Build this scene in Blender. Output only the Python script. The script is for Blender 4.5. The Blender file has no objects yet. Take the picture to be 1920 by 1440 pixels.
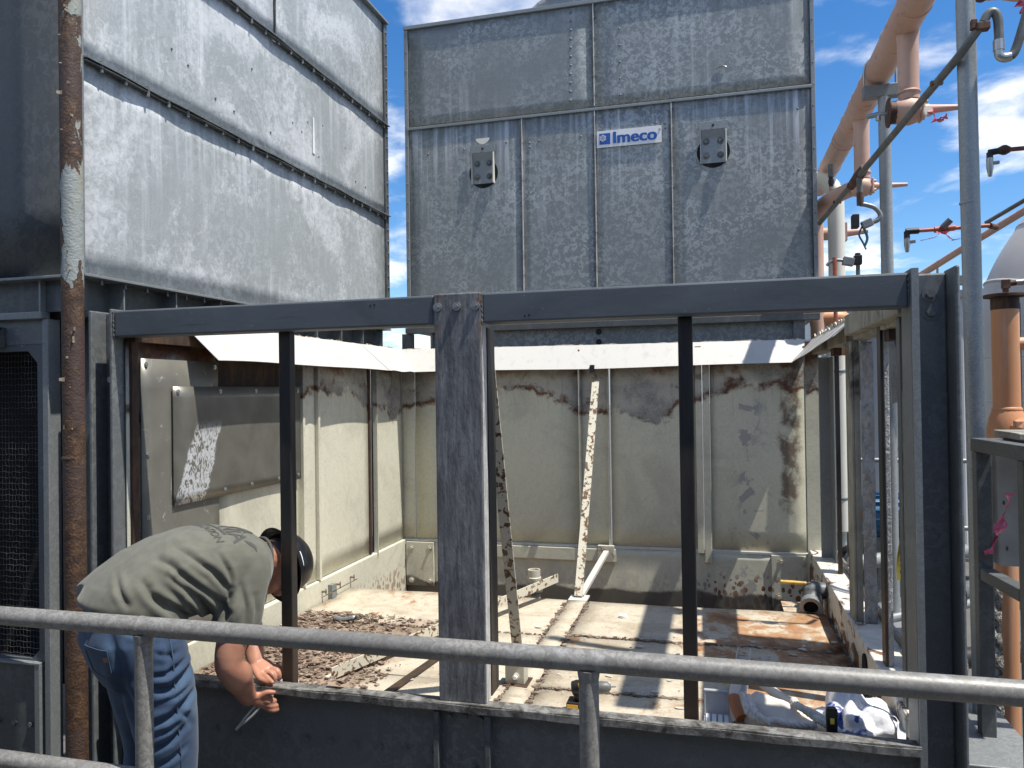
import bpy, bmesh, math, random
import numpy as np
from mathutils import Vector, Matrix, Euler
random.seed(7)
R = math.radians
sc = bpy.context.scene
COL = sc.collection

# ------------------------------------------------------------------ camera
cam = bpy.data.cameras.new('camera'); camo = bpy.data.objects.new('camera', cam); COL.objects.link(camo)
cam.sensor_width = 36.0; cam.lens = 27.0; cam.clip_start = 0.05; cam.clip_end = 3000
YAW, PIT, ROL = R(14.803), R(.577), R(-.808)
camo.location = (0, 0, 1.68)
camo.rotation_euler = (Matrix.Rotation(YAW, 3, 'Z') @ Matrix.Rotation(R(90) + PIT, 3, 'X') @ Matrix.Rotation(ROL, 3, 'Z')).to_euler()
sc.camera = camo

# ------------------------------------------------------------------ sky and sun
SUN = Vector((1.0, -.23, 2.42)).normalized()
el = math.asin(SUN.z); az = math.atan2(SUN.x, SUN.y)
w = bpy.data.worlds.new('World'); sc.world = w; w.use_nodes = True
wt = w.node_tree; wt.nodes.clear()
def wn(t, **k):
    n = wt.nodes.new(t)
    for a, b in k.items(): setattr(n, a, b)
    return n
sky = wn('ShaderNodeTexSky', sky_type='NISHITA', sun_disc=False, sun_elevation=el, sun_rotation=az, altitude=400, air_density=1.0, dust_density=.15, ozone_density=3.0)
tc = wn('ShaderNodeTexCoord'); sep = wn('ShaderNodeSeparateXYZ'); wt.links.new(tc.outputs['Generated'], sep.inputs[0])
def wm(op, a, b=None):
    n = wn('ShaderNodeMath', operation=op)
    for i, v in enumerate((a, b)):
        if v is None: continue
        if isinstance(v, (int, float)): n.inputs[i].default_value = v
        else: wt.links.new(v, n.inputs[i])
    return n.outputs[0]
zz = wm('ADD', wm('MAXIMUM', sep.outputs['Z'], 0), .16)
cx, cyy = wm('DIVIDE', sep.outputs['X'], zz), wm('DIVIDE', sep.outputs['Y'], zz)
cmb = wn('ShaderNodeCombineXYZ'); wt.links.new(cx, cmb.inputs[0]); wt.links.new(cyy, cmb.inputs[1])
def wnoise(scale, detail, off, rough=.55):
    mp = wn('ShaderNodeMapping'); mp.inputs['Location'].default_value = off; wt.links.new(cmb.outputs[0], mp.inputs[0])
    n = wn('ShaderNodeTexNoise'); n.inputs['Scale'].default_value = scale; n.inputs['Detail'].default_value = detail; n.inputs['Roughness'].default_value = rough
    n.inputs['Distortion'].default_value = .35
    wt.links.new(mp.outputs[0], n.inputs['Vector']); return n.outputs['Fac']
cl = wm('ADD', wm('MULTIPLY', wnoise(1.15, 9, (1.4, 6.6, 0)), .75), wm('MULTIPLY', wnoise(4.6, 6, (.3, 2.2, 1)), .25))
rp = wn('ShaderNodeValToRGB'); rp.color_ramp.elements[0].position = .46; rp.color_ramp.elements[1].position = .62
rp.color_ramp.interpolation = 'EASE'
wt.links.new(cl, rp.inputs[0])
hsv = wn('ShaderNodeHueSaturation'); hsv.inputs['Saturation'].default_value = 1.30; hsv.inputs['Hue'].default_value = .503; wt.links.new(sky.outputs[0], hsv.inputs['Color'])
mixc = wn('ShaderNodeMix', data_type='RGBA'); wt.links.new(rp.outputs[0], mixc.inputs[0]); wt.links.new(hsv.outputs[0], mixc.inputs[6])
mixc.inputs[7].default_value = (8.9, 8.7, 8.4, 1)
bg = wn('ShaderNodeBackground'); bg.inputs['Strength'].default_value = .122; wt.links.new(mixc.outputs[2], bg.inputs[0])
wo = wn('ShaderNodeOutputWorld'); wt.links.new(bg.outputs[0], wo.inputs[0])
sl = bpy.data.lights.new('sun', 'SUN'); sl.energy = 5.0; sl.angle = R(.53); sl.color = (1, .95, .86)
so = bpy.data.objects.new('sun', sl); COL.objects.link(so); so.rotation_euler = SUN.to_track_quat('Z', 'Y').to_euler(); so.location = (4, -2, 9)
sc.view_settings.view_transform = 'Standard'; sc.view_settings.look = 'None'; sc.view_settings.gamma = 1
sc.view_settings.exposure = .48
sc.render.engine = 'CYCLES'
sc.cycles.use_denoising = True
sc.cycles.max_bounces = 8; sc.cycles.diffuse_bounces = 4; sc.cycles.glossy_bounces = 4

# ------------------------------------------------------------------ mesh helpers
class MB:
    def __init__(s): s.v = []; s.f = []
    def add(s, vs, fs):
        o = len(s.v); s.v += [tuple(p) for p in vs]; s.f += [tuple(i + o for i in f) for f in fs]; return s
    def box(s, x0, x1, y0, y1, z0, z1):
        return s.add([(x, y, z) for z in (z0, z1) for y in (y0, y1) for x in (x0, x1)],
                     [(0, 2, 3, 1), (4, 5, 7, 6), (0, 1, 5, 4), (2, 6, 7, 3), (0, 4, 6, 2), (1, 3, 7, 5)])
    def beam(s, p, q, w, h, up=(0, 0, 1)):            # box along p->q
        p, q = Vector(p), Vector(q); d = (q - p).normalized(); u = Vector(up)
        a = d.cross(u)
        if a.length < 1e-4: a = d.cross(Vector((1, 0, 0)))
        a.normalize(); b = a.cross(d).normalized(); a = a * w / 2; b = b * h / 2
        vs = [c + i * a + j * b for c in (p, q) for j in (-1, 1) for i in (-1, 1)]
        return s.add(vs, [(0, 2, 3, 1), (4, 5, 7, 6), (0, 1, 5, 4), (2, 6, 7, 3), (0, 4, 6, 2), (1, 3, 7, 5)])
    def angle(s, p, q, w, h, t, up=(0, 0, 1), side=1):   # L section along p->q
        p, q = Vector(p), Vector(q); d = (q - p).normalized(); u = Vector(up); a = d.cross(u)
        if a.length < 1e-4: a = d.cross(Vector((1, 0, 0)))
        a.normalize(); b = a.cross(d).normalized(); a = a * side
        prof = [(0, 0), (w, 0), (w, t), (t, t), (t, h), (0, h)]
        vs = [c + a * x + b * y for c in (p, q) for x, y in prof]
        fs = [tuple((i, (i + 1) % 6, 6 + (i + 1) % 6, 6 + i)) for i in range(6)] + [(3, 2, 1, 0), (5, 4, 3, 0), (6, 7, 8, 9), (6, 9, 10, 11)]
        return s.add(vs, fs)
    def tube(s, pts, r, n=16, cap=True):
        pts = [Vector(p) for p in pts]; m = len(pts); rs = r if isinstance(r, (list, tuple)) else [r] * m
        prev = None; vs = []
        for i, p in enumerate(pts):
            t = (pts[min(i + 1, m - 1)] - pts[max(i - 1, 0)])
            t = t.normalized() if t.length > 1e-9 else Vector((0, 0, 1))
            if prev is None:
                a = t.cross(Vector((0, 0, 1)) if abs(t.z) < .9 else Vector((1, 0, 0))).normalized()
            else:
                a = prev - t * prev.dot(t); a = a.normalized() if a.length > 1e-6 else t.orthogonal().normalized()
            prev = a; b = t.cross(a)
            for k in range(n):
                g = 2 * math.pi * k / n; vs.append(p + (a * math.cos(g) + b * math.sin(g)) * rs[i])
        fs = [(i * n + k, i * n + (k + 1) % n, (i + 1) * n + (k + 1) % n, (i + 1) * n + k) for i in range(m - 1) for k in range(n)]
        if cap: fs += [tuple(reversed(range(n))), tuple(range((m - 1) * n, m * n))]
        return s.add(vs, fs)
    def hollow(s, p, q, ro, ri, n=24):
        p, q = Vector(p), Vector(q); d = (q - p).normalized(); a = d.orthogonal().normalized(); b = d.cross(a)
        vs = [c + (a * math.cos(6.28318 * k / n) + b * math.sin(6.28318 * k / n)) * r for c, r in ((p, ro), (q, ro), (q, ri), (p, ri)) for k in range(n)]
        return s.add(vs, [(i * n + k, i * n + (k + 1) % n, ((i + 1) % 4) * n + (k + 1) % n, ((i + 1) % 4) * n + k) for i in range(4) for k in range(n)])
    def cyl(s, p, q, r, n=16, r2=None): return s.tube([p, q], [r, r if r2 is None else r2], n)
    def loft(s, secs, n=24, cap=True):                 # secs: (center, axis_a vec, axis_b vec[, power])
        vs = []
        for c in secs:
            o, a, b = Vector(c[0]), Vector(c[1]), Vector(c[2]); pw = c[3] if len(c) > 3 else 1
            for k in range(n):
                g = 2 * math.pi * k / n; cs, sn = math.cos(g), math.sin(g)
                vs.append(o + a * math.copysign(abs(cs) ** pw, cs) + b * math.copysign(abs(sn) ** pw, sn))
        m = len(secs)
        fs = [(i * n + k, i * n + (k + 1) % n, (i + 1) * n + (k + 1) % n, (i + 1) * n + k) for i in range(m - 1) for k in range(n)]
        if cap: fs += [tuple(reversed(range(n))), tuple(range((m - 1) * n, m * n))]
        return s.add(vs, fs)
    def ball(s, c, rx, ry=None, rz=None, n=16, m=10, rot=None):
        ry = ry or rx; rz = rz or rx; c = Vector(c); vs = [Vector((0, 0, -rz))]
        for i in range(1, m):
            t = math.pi * i / m - math.pi / 2
            for k in range(n):
                g = 2 * math.pi * k / n; vs.append(Vector((rx * math.cos(t) * math.cos(g), ry * math.cos(t) * math.sin(g), rz * math.sin(t))))
        vs.append(Vector((0, 0, rz)))
        fs = [(0, 1 + (k + 1) % n, 1 + k) for k in range(n)]
        fs += [(1 + i * n + k, 1 + i * n + (k + 1) % n, 1 + (i + 1) * n + (k + 1) % n, 1 + (i + 1) * n + k) for i in range(m - 2) for k in range(n)]
        L = len(vs) - 1; fs += [(L, 1 + (m - 2) * n + k, 1 + (m - 2) * n + (k + 1) % n) for k in range(n)]
        if rot is not None: vs = [rot @ v for v in vs]
        return s.add([c + v for v in vs], fs)
    def prism(s, poly, d):                             # flat polygon extruded by vector d
        poly = [Vector(p) for p in poly]; d = Vector(d); n = len(poly)
        return s.add(poly + [p + d for p in poly], [tuple(range(n)), tuple(reversed(range(n, 2 * n)))] + [(i, n + i, n + (i + 1) % n, (i + 1) % n) for i in range(n)])
    def grid(s, fn, nu, nv):
        vs = [fn(i / nu, j / nv) for j in range(nv + 1) for i in range(nu + 1)]
        return s.add(vs, [(j * (nu + 1) + i, j * (nu + 1) + i + 1, (j + 1) * (nu + 1) + i + 1, (j + 1) * (nu + 1) + i) for j in range(nv) for i in range(nu)])
    def hexbolt(s, c, nrm, r=.009, h=.008, washer=True):
        c = Vector(c); nrm = Vector(nrm).normalized()
        if washer: s.cyl(c - nrm * .002, c + nrm * .0025, r * 1.75, 14)
        return s.cyl(c, c + nrm * h, r, 6)
    def mesh(s, name, smooth=None):
        me = bpy.data.meshes.new(name); me.from_pydata(s.v, [], s.f); me.update()
        bm = bmesh.new(); bm.from_mesh(me); bmesh.ops.recalc_face_normals(bm, faces=bm.faces); bm.to_mesh(me); bm.free()
        if smooth is not None:
            me.polygons.foreach_set('use_smooth', [True] * len(me.polygons))
            if smooth < 180: me.set_sharp_from_angle(angle=R(smooth))
        return me
    def build(s, name, mat, parent=None, smooth=None, bevel=0, solid=0):
        o = bpy.data.objects.new(name, s.mesh(name, smooth)); COL.objects.link(o)
        if mat: o.data.materials.append(mat)
        if parent is not None:
            o.parent = parent; o.matrix_parent_inverse = Matrix.Translation(parent.get('_o', (0, 0, 0))).inverted()
        if solid:
            m = o.modifiers.new('thick', 'SOLIDIFY'); m.thickness = solid; m.offset = 0
        if bevel:
            m = o.modifiers.new('edge', 'BEVEL'); m.width = bevel; m.segments = 2; m.limit_method = 'ANGLE'; m.angle_limit = R(40)
        return o
def thing(name, label, cat, loc=(0, 0, 0), group=None):
    e = bpy.data.objects.new(name, None); COL.objects.link(e); e.location = loc; e.empty_display_size = .1
    e['label'] = label; e['category'] = cat; e['_o'] = loc
    if group: e['group'] = group
    return e
def tag(o, label, cat, group=None, kind=None):
    if label: o['label'] = label
    if cat: o['category'] = cat
    if group: o['group'] = group
    if kind: o['kind'] = kind
    return o
def stuffpart(o): o['kind'] = 'stuff'; return o
def arc(c, r, a0, a1, ax, ay, n=8):
    c, ax, ay = Vector(c), Vector(ax), Vector(ay)
    return [c + ax * r * math.cos(a0 + (a1 - a0) * i / n) + ay * r * math.sin(a0 + (a1 - a0) * i / n) for i in range(n + 1)]
def smooth_path(pts, sub=6):
    pts = [Vector(p) for p in pts]; out = []
    for i in range(len(pts) - 1):
        p0, p1, p2, p3 = pts[max(i - 1, 0)], pts[i], pts[i + 1], pts[min(i + 2, len(pts) - 1)]
        for k in range(sub):
            t = k / sub; t2, t3 = t * t, t * t * t
            out.append(.5 * ((2 * p1) + (p2 - p0) * t + (2 * p0 - 5 * p1 + 4 * p2 - p3) * t2 + (3 * p1 - p0 - 3 * p2 + p3) * t3))
    return out + [pts[-1]]

# ------------------------------------------------------------------ material helpers
class G:
    def __init__(s, name):
        s.m = bpy.data.materials.new(name); s.m.use_nodes = True; s.t = s.m.node_tree; s.t.nodes.clear()
        s.out = s.n('ShaderNodeOutputMaterial'); s.p = s.n('ShaderNodeBsdfPrincipled'); s.t.links.new(s.p.outputs[0], s.out.inputs[0])
        s.geo = s.n('ShaderNodeNewGeometry'); s.pos = s.geo.outputs['Position']
        sx = s.n('ShaderNodeSeparateXYZ'); s.l(s.pos, sx.inputs[0]); s.x, s.y, s.z = sx.outputs
    def n(s, t, **k):
        n = s.t.nodes.new(t)
        for a, b in k.items(): setattr(n, a, b)
        return n
    def l(s, a, b): s.t.links.new(a, b)
    def put(s, v, inp):
        if isinstance(v, (int, float)): inp.default_value = v
        elif isinstance(v, (tuple, list)): inp.default_value = tuple(v) + ((1,) if len(v) == 3 and len(inp.default_value) == 4 else ())
        else: s.l(v, inp)
    def math(s, op, a, b=None, clamp=False):
        n = s.n('ShaderNodeMath', operation=op, use_clamp=clamp); s.put(a, n.inputs[0])
        if b is not None: s.put(b, n.inputs[1])
        return n.outputs[0]
    def add(s, a, b): return s.math('ADD', a, b)
    def sub(s, a, b): return s.math('SUBTRACT', a, b)
    def mul(s, a, b): return s.math('MULTIPLY', a, b)
    def step(s, v, lo, hi):
        n = s.n('ShaderNodeMapRange', interpolation_type='SMOOTHSTEP'); s.put(v, n.inputs[0]); n.inputs[1].default_value = lo; n.inputs[2].default_value = hi
        return n.outputs[0]
    def map(s, scale=(1, 1, 1), loc=(0, 0, 0), vec=None):
        n = s.n('ShaderNodeMapping'); n.inputs['Scale'].default_value = scale; n.inputs['Location'].default_value = loc; s.l(vec or s.pos, n.inputs[0]); return n.outputs[0]
    def noise(s, scale, detail=4, rough=.55, dist=0, vec=None, off=None, st=None):
        n = s.n('ShaderNodeTexNoise'); n.inputs['Scale'].default_value = scale; n.inputs['Detail'].default_value = detail; n.inputs['Roughness'].default_value = rough; n.inputs['Distortion'].default_value = dist
        if st or off: vec = s.map(st or (1, 1, 1), off or (0, 0, 0), vec)
        s.l(vec or s.pos, n.inputs['Vector']); return n.outputs['Fac']
    def voro(s, scale, feat='F1', vec=None, out='Distance', rand=1):
        n = s.n('ShaderNodeTexVoronoi', feature=feat); n.inputs['Scale'].default_value = scale; n.inputs['Randomness'].default_value = rand
        s.l(vec or s.pos, n.inputs['Vector']); return n.outputs[out]
    def mix(s, f, a, b, mode='MIX'):
        n = s.n('ShaderNodeMix', data_type='RGBA', blend_type=mode); s.put(f, n.inputs[0]); s.put(a, n.inputs[6]); s.put(b, n.inputs[7]); return n.outputs[2]
    def ramp(s, f, stops):
        n = s.n('ShaderNodeValToRGB'); s.l(f, n.inputs[0]); e = n.color_ramp.elements
        while len(e) < len(stops): e.new(.5)
        for i, (p, c) in enumerate(stops): e[i].position = p; e[i].color = tuple(c) + (1,) if len(c) == 3 else c
        return n.outputs[0]
    def fin(s, col, rough=.6, metal=0, bump=None, bstr=.3, bdist=.004, **k):
        s.put(col, s.p.inputs['Base Color']); s.put(rough, s.p.inputs['Roughness']); s.put(metal, s.p.inputs['Metallic'])
        if bump is not None:
            b = s.n('ShaderNodeBump'); b.inputs['Strength'].default_value = bstr; b.inputs['Distance'].default_value = bdist
            s.l(bump, b.inputs['Height']); s.l(b.outputs[0], s.p.inputs['Normal'])
        for a, v in k.items(): s.put(v, s.p.inputs[a.replace('_', ' ')])
        return s.m
def g3(v, t=(1, 1, 1)): return (v * t[0], v * t[1], v * t[2])
COOL = (.93, 1.0, 1.02); WARM = (1.05, 1, .9)

def galvanised(name, dark, light, scale=22, amt=1., streak=0., rough=.5, metal=.25, tint=COOL, chalk=0., dirt=.25, runoff=None):
    g = G(name)
    d = g.noise(scale * .35, 2, vec=g.pos)
    wv = g.n('ShaderNodeVectorMath', operation='ADD'); sv = g.n('ShaderNodeVectorMath', operation='SCALE'); sv.inputs[3].default_value = .03
    nz = g.n('ShaderNodeTexNoise'); nz.inputs['Scale'].default_value = scale * .6; g.l(g.pos, nz.inputs['Vector']); g.l(nz.outputs['Color'], sv.inputs[0]); g.l(g.pos, wv.inputs[0]); g.l(sv.outputs[0], wv.inputs[1])
    a = g.noise(scale, 3, .5, .9, vec=wv.outputs[0])
    sp = g.step(a, .47, .56)
    patch = g.noise(2.2, 5, .6, .3)
    f = g.mul(sp, g.step(patch, .25, .7))
    col = g.mix(g.mul(f, amt), g3(dark, tint), g3(light, tint))
    fine = g.noise(160, 2)
    col = g.mix(.35, col, g.ramp(fine, [(.3, (.35, .35, .35)), (.7, (.65, .65, .65))]), 'OVERLAY')
    if streak:
        st = g.noise(1, 8, .6, 0, st=(16, 16, .7)); st2 = g.noise(1.3, 3, .5)
        col = g.mix(g.mul(g.mul(g.step(st, .5, .72), g.step(st2, .42, .62)), streak), col, g3(min(light * 1.9, .85), (1, 1.01, 1.05)))
    if chalk:
        ch = g.noise(1.7, 7, .68, .6, off=(3, 1, 5)); ch2 = g.noise(30, 4, .6, 1.2)
        col = g.mix(g.mul(g.step(g.add(g.mul(ch, .7), g.mul(ch2, .3)), .47, .62), chalk), col, (.80, .82, .86))
    if runoff:
        for zt, ln, sr in runoff:
            rs_ = g.noise(1, 5, .62, .25, st=(26, 26, .9), off=(zt * 7, 2, 5)); big = g.noise(1.6, 3, .5, .2, off=(1, zt * 3, 8))
            f_ = g.mul(g.mul(g.step(g.z, zt - ln, zt - .02), g.step(g.z, zt + .004, zt)), g.mul(g.step(rs_, .46, .68), g.step(big, .40, .60)))
            col = g.mix(g.mul(f_, sr), col, (.60, .64, .68))
            dk = g.mul(g.mul(g.step(g.z, zt - ln * .45, zt), g.step(g.z, zt + .004, zt)), g.step(g.noise(1, 5, .6, .2, st=(14, 14, 1.1), off=(zt, 9, 1)), .5, .7))
            col = g.mix(g.mul(dk, .35), col, (.07, .07, .065))
    dn = g.noise(1.1, 8, .65, .4, off=(9, 4, 2), st=(1.6, 1.6, .8))
    col = g.mix(g.mul(g.step(dn, .52, .75), dirt), col, (.075, .072, .065))
    return g.fin(col, g.ramp(a, [(.3, g3(rough - .08)), (.7, g3(rough + .1))]), metal, fine, .12, .002)
RUST = [(.25, (.03, .014, .009)), (.45, (.085, .036, .018)), (.6, (.18, .072, .03)), (.8, (.30, .14, .06))]
M = {}
M['tower_front'] = galvanised('weathered spangle sheet', .215, .385, 33, .95, .25, .5, .2, dirt=.06, tint=(.91, 1.0, 1.02), runoff=[(3.63, 1.25, .75), (4.37, .6, .35)])
M['tower_side'] = galvanised('chalky galvanised sheet', .36, .47, 27, .75, .4, .55, .15, chalk=.5, dirt=.10, tint=(.92,1,1.03), runoff=[(2.97, .7, .5), (3.64, .5, .5), (4.41, .6, .4)])
M['galv'] = galvanised('galvanised trim', .24, .34, 70, .5, 0, .45, .35, dirt=.2)
M['galv_dark'] = galvanised('dull dark galvanised steel', .155, .24, 30, .7, 0, .5, .3, dirt=.3)
M['front_shaded'] = galvanised('shade toned front sheet', .075, .115, 26, .8, .15, .5, .25, dirt=.25)  # shade on the left tower's front put into a darker sheet colour
M['galv_mid'] = galvanised('dull galvanised steel', .10, .16, 30, .7, .2, .5, .3, dirt=.35)
M['rail'] = galvanised('galvanised pipe rail', .19, .29, 80, .7, .35, .46, .2, dirt=.40, tint=(1.02, 1.0, .94))
M['pole'] = galvanised('galvanised support pipe', .30, .40, 70, .5, .2, .45, .35, dirt=.12)

g = G('slate steel paint'); n = g.noise(5, 8, .7, .7, st=(.4, 1, 1)); s1 = g.noise(1, 6, .7, 0, st=(3, 60, 90))
ch_ = g.step(g.noise(38, 5, .7, .4, st=(.5, 1, 1), off=(5, 1, 2)), .66, .69); sc_ = g.step(g.math('ABSOLUTE', g.sub(g.noise(1, 4, .6, 1.5, st=(5, 40, 26), off=(2, 7, 3)), .5)), .006, .0)
M['slate'] = g.fin(g.mix(g.add(g.mul(ch_, .8), g.mul(sc_, .35)), g.mix(g.mul(g.step(s1, .62, .72), .5), g.ramp(n, [(.3, (.066, .079, .089)), (.7, (.108, .124, .137))]), (.014, .016, .02)), (.19, .20, .205)), g.ramp(g.noise(9, 5, .6, st=(.4, 1, 1)), [(.3, (.38,) * 3), (.7, (.62,) * 3)]), .1, g.noise(120, 2), .08, .002)
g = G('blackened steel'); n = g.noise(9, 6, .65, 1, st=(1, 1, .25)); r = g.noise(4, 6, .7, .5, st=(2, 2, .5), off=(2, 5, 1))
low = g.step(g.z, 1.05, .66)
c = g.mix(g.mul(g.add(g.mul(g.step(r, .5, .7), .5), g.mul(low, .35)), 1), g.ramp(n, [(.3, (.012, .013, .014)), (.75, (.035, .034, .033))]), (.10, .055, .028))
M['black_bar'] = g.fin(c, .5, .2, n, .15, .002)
g = G('streaked column steel'); n = g.noise(1, 8, .7, .3, st=(60, 60, 5)); n2 = g.noise(5, 5, .6, .3); f = g.noise(90, 4, .7, .5, st=(1, 1, .35))
c = g.ramp(g.add(g.mul(n, .5), g.add(g.mul(n2, .3), g.mul(f, .2))), [(.36, (.058, .060, .063)), (.47, (.125, .128, .132)), (.57, (.225, .228, .23)), (.72, (.42, .42, .415))])
edge = g.math('ABSOLUTE', g.add(g.x, .831)); rm = g.mul(g.mul(g.step(edge, .045, .08), g.step(g.z, 1.5, 2.0)), g.step(g.noise(14, 6, .7, .5, st=(1, 1, .3)), .42, .6))
c = g.mix(rm, c, g.ramp(g.noise(30, 4), RUST))
M['column'] = g.fin(c, .5, .2, f, .6, .003)

def rust_panel(name, u_is_x, base=(.595, .585, .465), spots=0., tide=0., right_rust=0., scal=3.3, ph=.4, zb0=1.52):
    g = G(name); u = g.x if u_is_x else g.y
    n1 = g.noise(3.1, 6, .6, .4); n2 = g.noise(11, 6, .65, .5); nf = g.noise(70, 4, .65, .4)
    zb = g.add(g.add(zb0 - .30, g.mul(g.math('SINE', g.add(g.mul(u, scal), ph)), .10)), g.add(g.mul(n1, .42), g.mul(n2, .16)))
    d = g.sub(g.z, zb)
    clean = g.mix(g.step(g.noise(2.2, 7, .65, .8), .45, .7), base, tuple(x * .80 for x in base))
    scr = g.noise(1, 9, .75, 2.2, st=(9, 9, 7), off=(4, 2, 1))
    clean = g.mix(g.mul(g.step(g.math('ABSOLUTE', g.sub(scr, .5)), .012, .0), .45), clean, (.20, .19, .165))
    clean = g.mix(.25, clean, g.ramp(nf, [(.3, (.38,) * 3), (.7, (.62,) * 3)]), 'OVERLAY')
    bare = g.ramp(g.add(g.mul(n2, .5), g.mul(nf, .5)), [(.35, (.06, .055, .05)), (.47, (.17, .165, .155)), (.58, (.31, .30, .28)), (.72, (.46, .45, .42))])
    bare = g.mix(g.add(.25, g.mul(g.step(n1, .38, .58), .6)), bare, (.48, .47, .41)); bare = g.mix(g.mul(g.step(g.noise(6, 6, .7, .8, off=(2, 9, 4)), .55, .66), .7), bare, (.10, .05, .03))
    rust = g.ramp(g.add(g.mul(n2, .5), g.mul(nf, .5)), RUST)
    c = g.mix(g.step(d, -.006, .012), clean, bare)
    near = g.mul(g.step(g.math('ABSOLUTE', g.add(d, g.mul(g.sub(n2, .5), .12))), .040, .002), g.step(g.noise(7, 6, .7, .3, off=(3, 3, 8)), .40, .56))
    top = g.mul(g.step(g.add(g.z, g.mul(g.sub(n2, .5), .22)), 1.76, 1.86), g.step(n1, .38, .55))
    c = g.mix(near, c, rust); c = g.mix(top, c, rust)
    drip = g.mul(g.mul(g.step(d, -.22, 0), g.step(g.noise(1, 6, .7, 0, st=(38, 38, 1.1)), .56, .7)), .55)
    c = g.mix(drip, c, (.22, .11, .045))
    if right_rust:
        q = g.add(g.x, g.mul(g.sub(n1, .5), .34)); rr = g.mul(g.step(g.math('ABSOLUTE', g.sub(q, .45)), .075, .03), g.mul(g.step(g.add(g.z, g.mul(n2, .3)), .95, 1.15), g.step(g.add(g.mul(n1, .5), g.mul(n2, .5)), .40, .52)))
        c = g.mix(g.mul(rr, right_rust), c, g.mix(g.step(nf, .45, .6), (.045, .022, .014), rust))
        pe = g.mul(g.step(g.math('ABSOLUTE', g.sub(g.add(g.x, g.mul(g.sub(n1, .5), .6)), .22)), .13, .04), g.step(g.noise(5, 5, .6, 1, off=(0, 0, 7)), .52, .56))
        c = g.mix(g.mul(pe, .75), c, (.27, .275, .28))
    if spots:
        vn = g.add(g.voro(30, 'F1', g.map((1, 1, .7)), 'Distance'), g.mul(g.sub(g.noise(40, 4), .5), .5)); thr = g.add(g.add(g.mul(g.noise(7, 5), .85), .20), g.mul(g.z, -.62))
        sp = g.mul(g.step(g.sub(g.add(thr, g.mul(nf, .12)), vn), .0, .03), g.step(g.z, .52, .40))
        if u_is_x: sp = g.mul(sp, g.add(g.mul(g.step(g.add(g.x, g.mul(g.sub(n1, .5), .5)), -.35, .0), 1.0), .15))
        c = g.mix(g.mul(sp, spots), c, g.ramp(nf, [(.3, (.06, .022, .012)), (.7, (.28, .11, .04))]))
    if tide:
        low = g.step(g.z, .62, .35); gray = g.mul(low, g.step(g.noise(1, 6, .6, .2, st=(14, 14, 2)), .4, .65))
        c = g.mix(g.mul(gray, .55), c, (.36, .36, .33))
        td = g.step(g.add(g.z, g.mul(g.sub(n1, .5), .16)), .36, .335)
        c = g.mix(g.mul(td, tide), c, (.06, .055, .05))
    return g.fin(c, .55, .05, g.add(g.mul(near, .4), g.mul(nf, g.add(.35, g.step(d, -.01, .02)))), .35, .004)
M['wall_back'] = rust_panel('cream rusted back wall', True, spots=1, tide=.9, right_rust=.8, zb0=1.62)
M['wall_left'] = rust_panel('cream rusted side wall', False, base=(.61, .595, .48), spots=.6, scal=3.0, ph=2.2, zb0=1.64)
M['cream'] = (lambda g: g.fin(g.mix(g.mul(g.step(g.noise(14, 7, .7, .6), .56, .66), .9), g.ramp(g.noise(3, 5), [(.3, (.40, .385, .31)), (.7, (.56, .54, .45))]), g.ramp(g.noise(50, 3), RUST)), .55, .05, g.noise(70, 3), .2, .003))(G('chipped cream paint'))
M['cream_grime'] = (lambda g: g.fin(g.mix(g.step(g.noise(5, 7, .7, .6, st=(1, 1, .4)), .5, .64), g.ramp(g.noise(8, 5), [(.3, (.20, .19, .155)), (.7, (.36, .35, .29))]), (.06, .05, .04)), .6, .05, g.noise(60, 4), .35, .004))(G('grimy cream steel'))
M['mottled_bar'] = (lambda g: g.fin(g.mix(g.step(g.noise(34, 5, .62, .5), .53, .57), (.56, .53, .43), g.ramp(g.noise(60, 3), [(.3, (.06, .03, .018)), (.6, (.16, .08, .035)), (.8, (.27, .2, .1))])), .6, .05, g.noise(34, 5, .62, .5), .4, .003))(G('rust mottled cream steel'))
M['rough_plate'] = (lambda g: g.fin(g.ramp(g.noise(55, 5, .6, .8, st=(1, 1, .6)), [(.3, (.25, .25, .24)), (.7, (.5, .5, .49))]), .5, .25, g.noise(48, 6, .62, 1.2, st=(1, 1, .7)), 1, .012))(G('lumpy galvanised plate'))
M['dark_rust'] = (lambda g: g.fin(g.ramp(g.noise(16, 7, .7, .6, st=(1, 1, .4)), [(.3, (.018, .011, .008)), (.5, (.05, .026, .016)), (.68, (.11, .055, .028)), (.8, (.26, .2, .15))]), .75, 0, g.noise(50, 5, .7), .5, .004))(G('dark rusted steel'))
# flashing
g = G('off white flashing'); st = g.noise(1, 7, .6, .4, st=(22, 22, 2.2))
c = g.mix(g.mul(g.step(st, .5, .75), .45), (.54, .53, .495), (.40, .355, .30)); ru = g.mul(g.step(g.noise(7, 7, .7, .5), .56, .68), g.step(g.x, -1.2, -2.4))
M['flash'] = g.fin(g.mix(g.mul(ru, .55), c, (.55, .33, .16)), .42, 0, g.noise(9, 3), .12, .004)
M['flash_edge'] = (lambda g: g.fin(g.ramp(g.noise(26, 7, .7, .6), [(.34, (.05, .03, .02)), (.44, (.25, .15, .08)), (.5, (.62, .57, .46)), (.7, (.72, .69, .6))]), .7, 0, g.noise(40, 5, .7), .6, .006))(G('ragged old paint edge'))
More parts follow.
